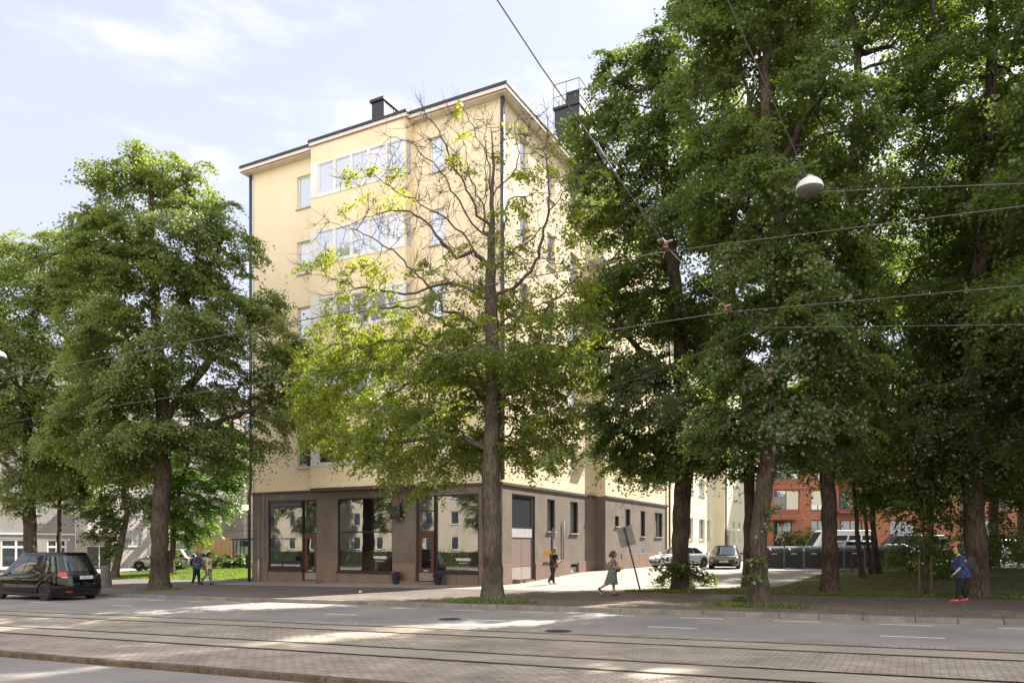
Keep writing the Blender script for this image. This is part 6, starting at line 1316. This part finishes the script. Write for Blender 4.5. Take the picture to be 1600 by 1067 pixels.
# woman in the grey dress (heads right)
def parts2(o, J, H, V_, up, b):
    up_ = (J['neck']-J['pel']).normalized()
    d_ = MB(); rings = [(J['neck']-up_*.02*H,.042,1.3),(J['chest']+up_*.01*H,.088,1.2),(J['waist']+V_((.004*H,0,0)),.080,1.2),(J['pel']+V_((-.01*H,0,.0)),.105,1.15),(J['pel']+V_((-.02*H,0,-.14*H)),.128,1.05),(J['pel']+V_((-.035*H,0,-.265*H)),.160,.9)]
    n = 40; vs = []
    for i, (c, r_, sq_) in enumerate(rings):
        for k in range(n):
            g = 2*math.pi*k/n; w_ = 1+(.07*math.sin(9*g+.7)*max(0, (i-2)/3)); vs.append(c+V_((r_*H*w_*math.cos(g), r_*H*sq_*w_*math.sin(g), 0)))
    d_.add(vs, [(i*n+k, i*n+(k+1)%n, (i+1)*n+(k+1)%n, (i+1)*n+k) for i in range(len(rings)-1) for k in range(n)]); dr = d_.build('dress', M_dress, o, smooth=True); sd_ = dr.modifiers.new('cloth', 'SOLIDIFY'); sd_.thickness = .008; dr.modifiers.new('sub', 'SUBSURF').levels = 1
    cloth(o, 'sleeves', M_dress, [([J['neck']-up_*.035*H, J['sh'+k], J['sh'+k].lerp(J['el'+k], .55)], [.040*H,.046*H,.044*H]) for k in 'LR'])
    shoes(o, J, H, M_blk, M_whsole); hairball(o, J, H, M_hairb, .065)
    c = J['chest']+V_((-.13*H,.02*H,-.10*H)); cloth(o, 'rucksack', M_greyb, [([c+V_((.01,0,.08*H)), c, c-V_((0,0,.07*H))], [.045*H,.066*H,.05*H], 1.2)])
    c = J['waist']+V_((.115*H,-.05*H,-.015*H)); cloth(o, 'shoulder_bag', M_blk, [([c+V_((-.04*H,0,.035*H)), c+V_((.03*H,0,.035*H)), c+V_((.035*H,0,-.03*H)), c+V_((-.04*H,0,-.035*H))], .03*H)])
    h_ = J['wrR']+J['hdR']*.05*H; MB().lathe([(.026,-.05),(.034,.06)], 14, tuple(h_+V_((.01,.0,.01)))).build('paper_cup', mat('orange paper cup', (.75,.42,.04), .5), o)
    st_ = MB(); st_.tube([J['chest']+V_((-.10*H,-.07*H,.03*H)), J['neck']+V_((.0,-.08*H,.015*H)), J['chest']+V_((.09*H,-.075*H,-.01*H)), J['waist']+V_((.04*H,-.1*H,-.05*H))], .009*H, 6); st_.build('strap', mat('pale strap', (.45,.40,.32), .8), o)
person('woman in a grey patterned dress walking right with a drink and a rucksack', GP(957, 930), head_to(1, -.05), 1.57, dict(hip=.515, bulk=1.12, skin=SK2, lean=.06, headlean=.05, legL=(.12,.08), legR=(-.42,.62), footL=.02, footR=.95, armL=(-.02,1.35,.12,-.1), armR=(.02,1.45,.12,-.1)), parts2)
# man with the brown bag (walks away to the right)
def parts3(o, J, H, V_, up, b):
    legs(o, J, H, M_navy, .014, b=b); top(o, J, H, M_blk, .7, b=b); shoes(o, J, H, M_leather, M_whsole); hairball(o, J, H, M_hairg)
    c = J['pel']+V_((-.02*H,-.125*H,.005*H)); q = MB(); q.box(c.x-.14,c.x+.14,c.y-.045,c.y+.045,c.z-.10,c.z+.10); q.build('shoulder_bag', M_leather, o, bevel=.03)
    st_ = MB(); st_.tube([c+V_((-.1,0,.09)), J['chest']+V_((-.13*H,-.02*H,.0)), J['neck']+V_((-.045*H,.05*H,.0)), J['neck']+V_((.02*H,.07*H,-.01*H)), J['chest']+V_((.11*H,0,-.04*H)), c+V_((.12,0,.09))], .014*H, 6); st_.build('strap', M_leather, o)
person('man in a black T-shirt with a brown shoulder bag walking away beside the granite wall', GP(864, 913), head_to(.72, .69), 1.70, dict(hip=.52, bulk=1.0, skin=SK1, lean=.10, headlean=.25, legL=(.22,.05), legR=(-.28,.45), footL=0, footR=.7, armL=(.15,.4,.12,.05), armR=(-.1,.35,.14,.02)), parts3)
# couple by the lawn
def parts4(o, J, H, V_, up, b):
    legs(o, J, H, M_jean, .014, b=b); top(o, J, H, M_bluegrey, .8, b=b, belly=.02, low=.03); shoes(o, J, H, M_leather, M_whsole); hairball(o, J, H, M_haird)
    hd = J['head']; MB().lathe([(.15,.025*H),(.15,.03*H),(.085,.036*H),(.082,.075*H),(.05,.09*H),(.001,.092*H)], 20, tuple(hd)).build('sun_hat', M_straw, o, smooth=True)
    c = J['chest']+V_((-.155*H,0,-.06*H)); cloth(o, 'backpack', M_blk, [([c+V_((0,0,.11*H)), c, c-V_((0,0,.11*H))], [.05*H,.07*H,.06*H], 1.3)])
    st_ = MB()
    for s in (1,-1): st_.tube([J['chest']+V_((-.1*H,s*.06*H,.04*H)), J['neck']+V_((.01*H,s*.07*H,.0)), J['chest']+V_((.1*H,s*.065*H,-.03*H)), J['waist']+V_((.0,s*.10*H,0))], .010*H, 6)
    st_.build('straps', M_black, o)
person('man in a straw hat and blue shirt with a black backpack, left of the couple', GP(307, 913), head_to(1, -.15), 1.72, dict(hip=.515, bulk=1.15, skin=SK2, lean=.12, headlean=.30, legL=(.16,.10), legR=(-.15,.12), armL=(-.35,1.75,.2,-.1), armR=(-.35,1.75,.2,-.1)), parts4)
def parts5(o, J, H, V_, up, b):
    legs(o, J, H, M_pattr, .022, b=b, hem=.02); top(o, J, H, M_blouse, .6, b=b, low=.02); shoes(o, J, H, M_blk, M_blk); hairball(o, J, H, M_haird, .07)
    hd = J['head']; MB().lathe([(.12,.02*H),(.12,.026*H),(.086,.032*H),(.080,.07*H),(.04,.086*H),(.001,.088*H)], 18, tuple(hd)).build('dark_hat', M_blk, o, smooth=True)
    sg_ = MB(); 
    for s in (1,-1): sg_.ball(hd+V_((.066*H,s*.018*H,.008*H)), (.004*H,.014*H,.010*H), 10, 6)
    sg_.build('sunglasses', M_black, o)
    c = J['pel']+V_((-.10*H,-.08*H,.02*H)); cloth(o, 'bag', M_rust, [([c+V_((0,0,.09*H)), c, c-V_((-.02*H,0,.07*H))], [.03*H,.07*H,.055*H], 1.1)]); st_ = MB(); st_.tube([c+V_((0,0,.09*H)), J['neck']+V_((-.02*H,-.07*H,.0)), J['waist']+V_((.06*H,-.07*H,0)), c+V_((.05*H,0,0))], .010*H, 6); st_.build('strap', M_rust, o)
person('woman in a cream top, dark hat and patterned trousers, right of the couple', GP(326, 913), head_to(1, -.1), 1.66, dict(hip=.52, bulk=1.0, skin=SK2, lean=.03, headlean=.08, legL=(.10,.05), legR=(-.28,.50), footR=.8, armL=(.35,1.9,.12,-.2), armR=(.30,2.0,.12,-.2)), parts5)
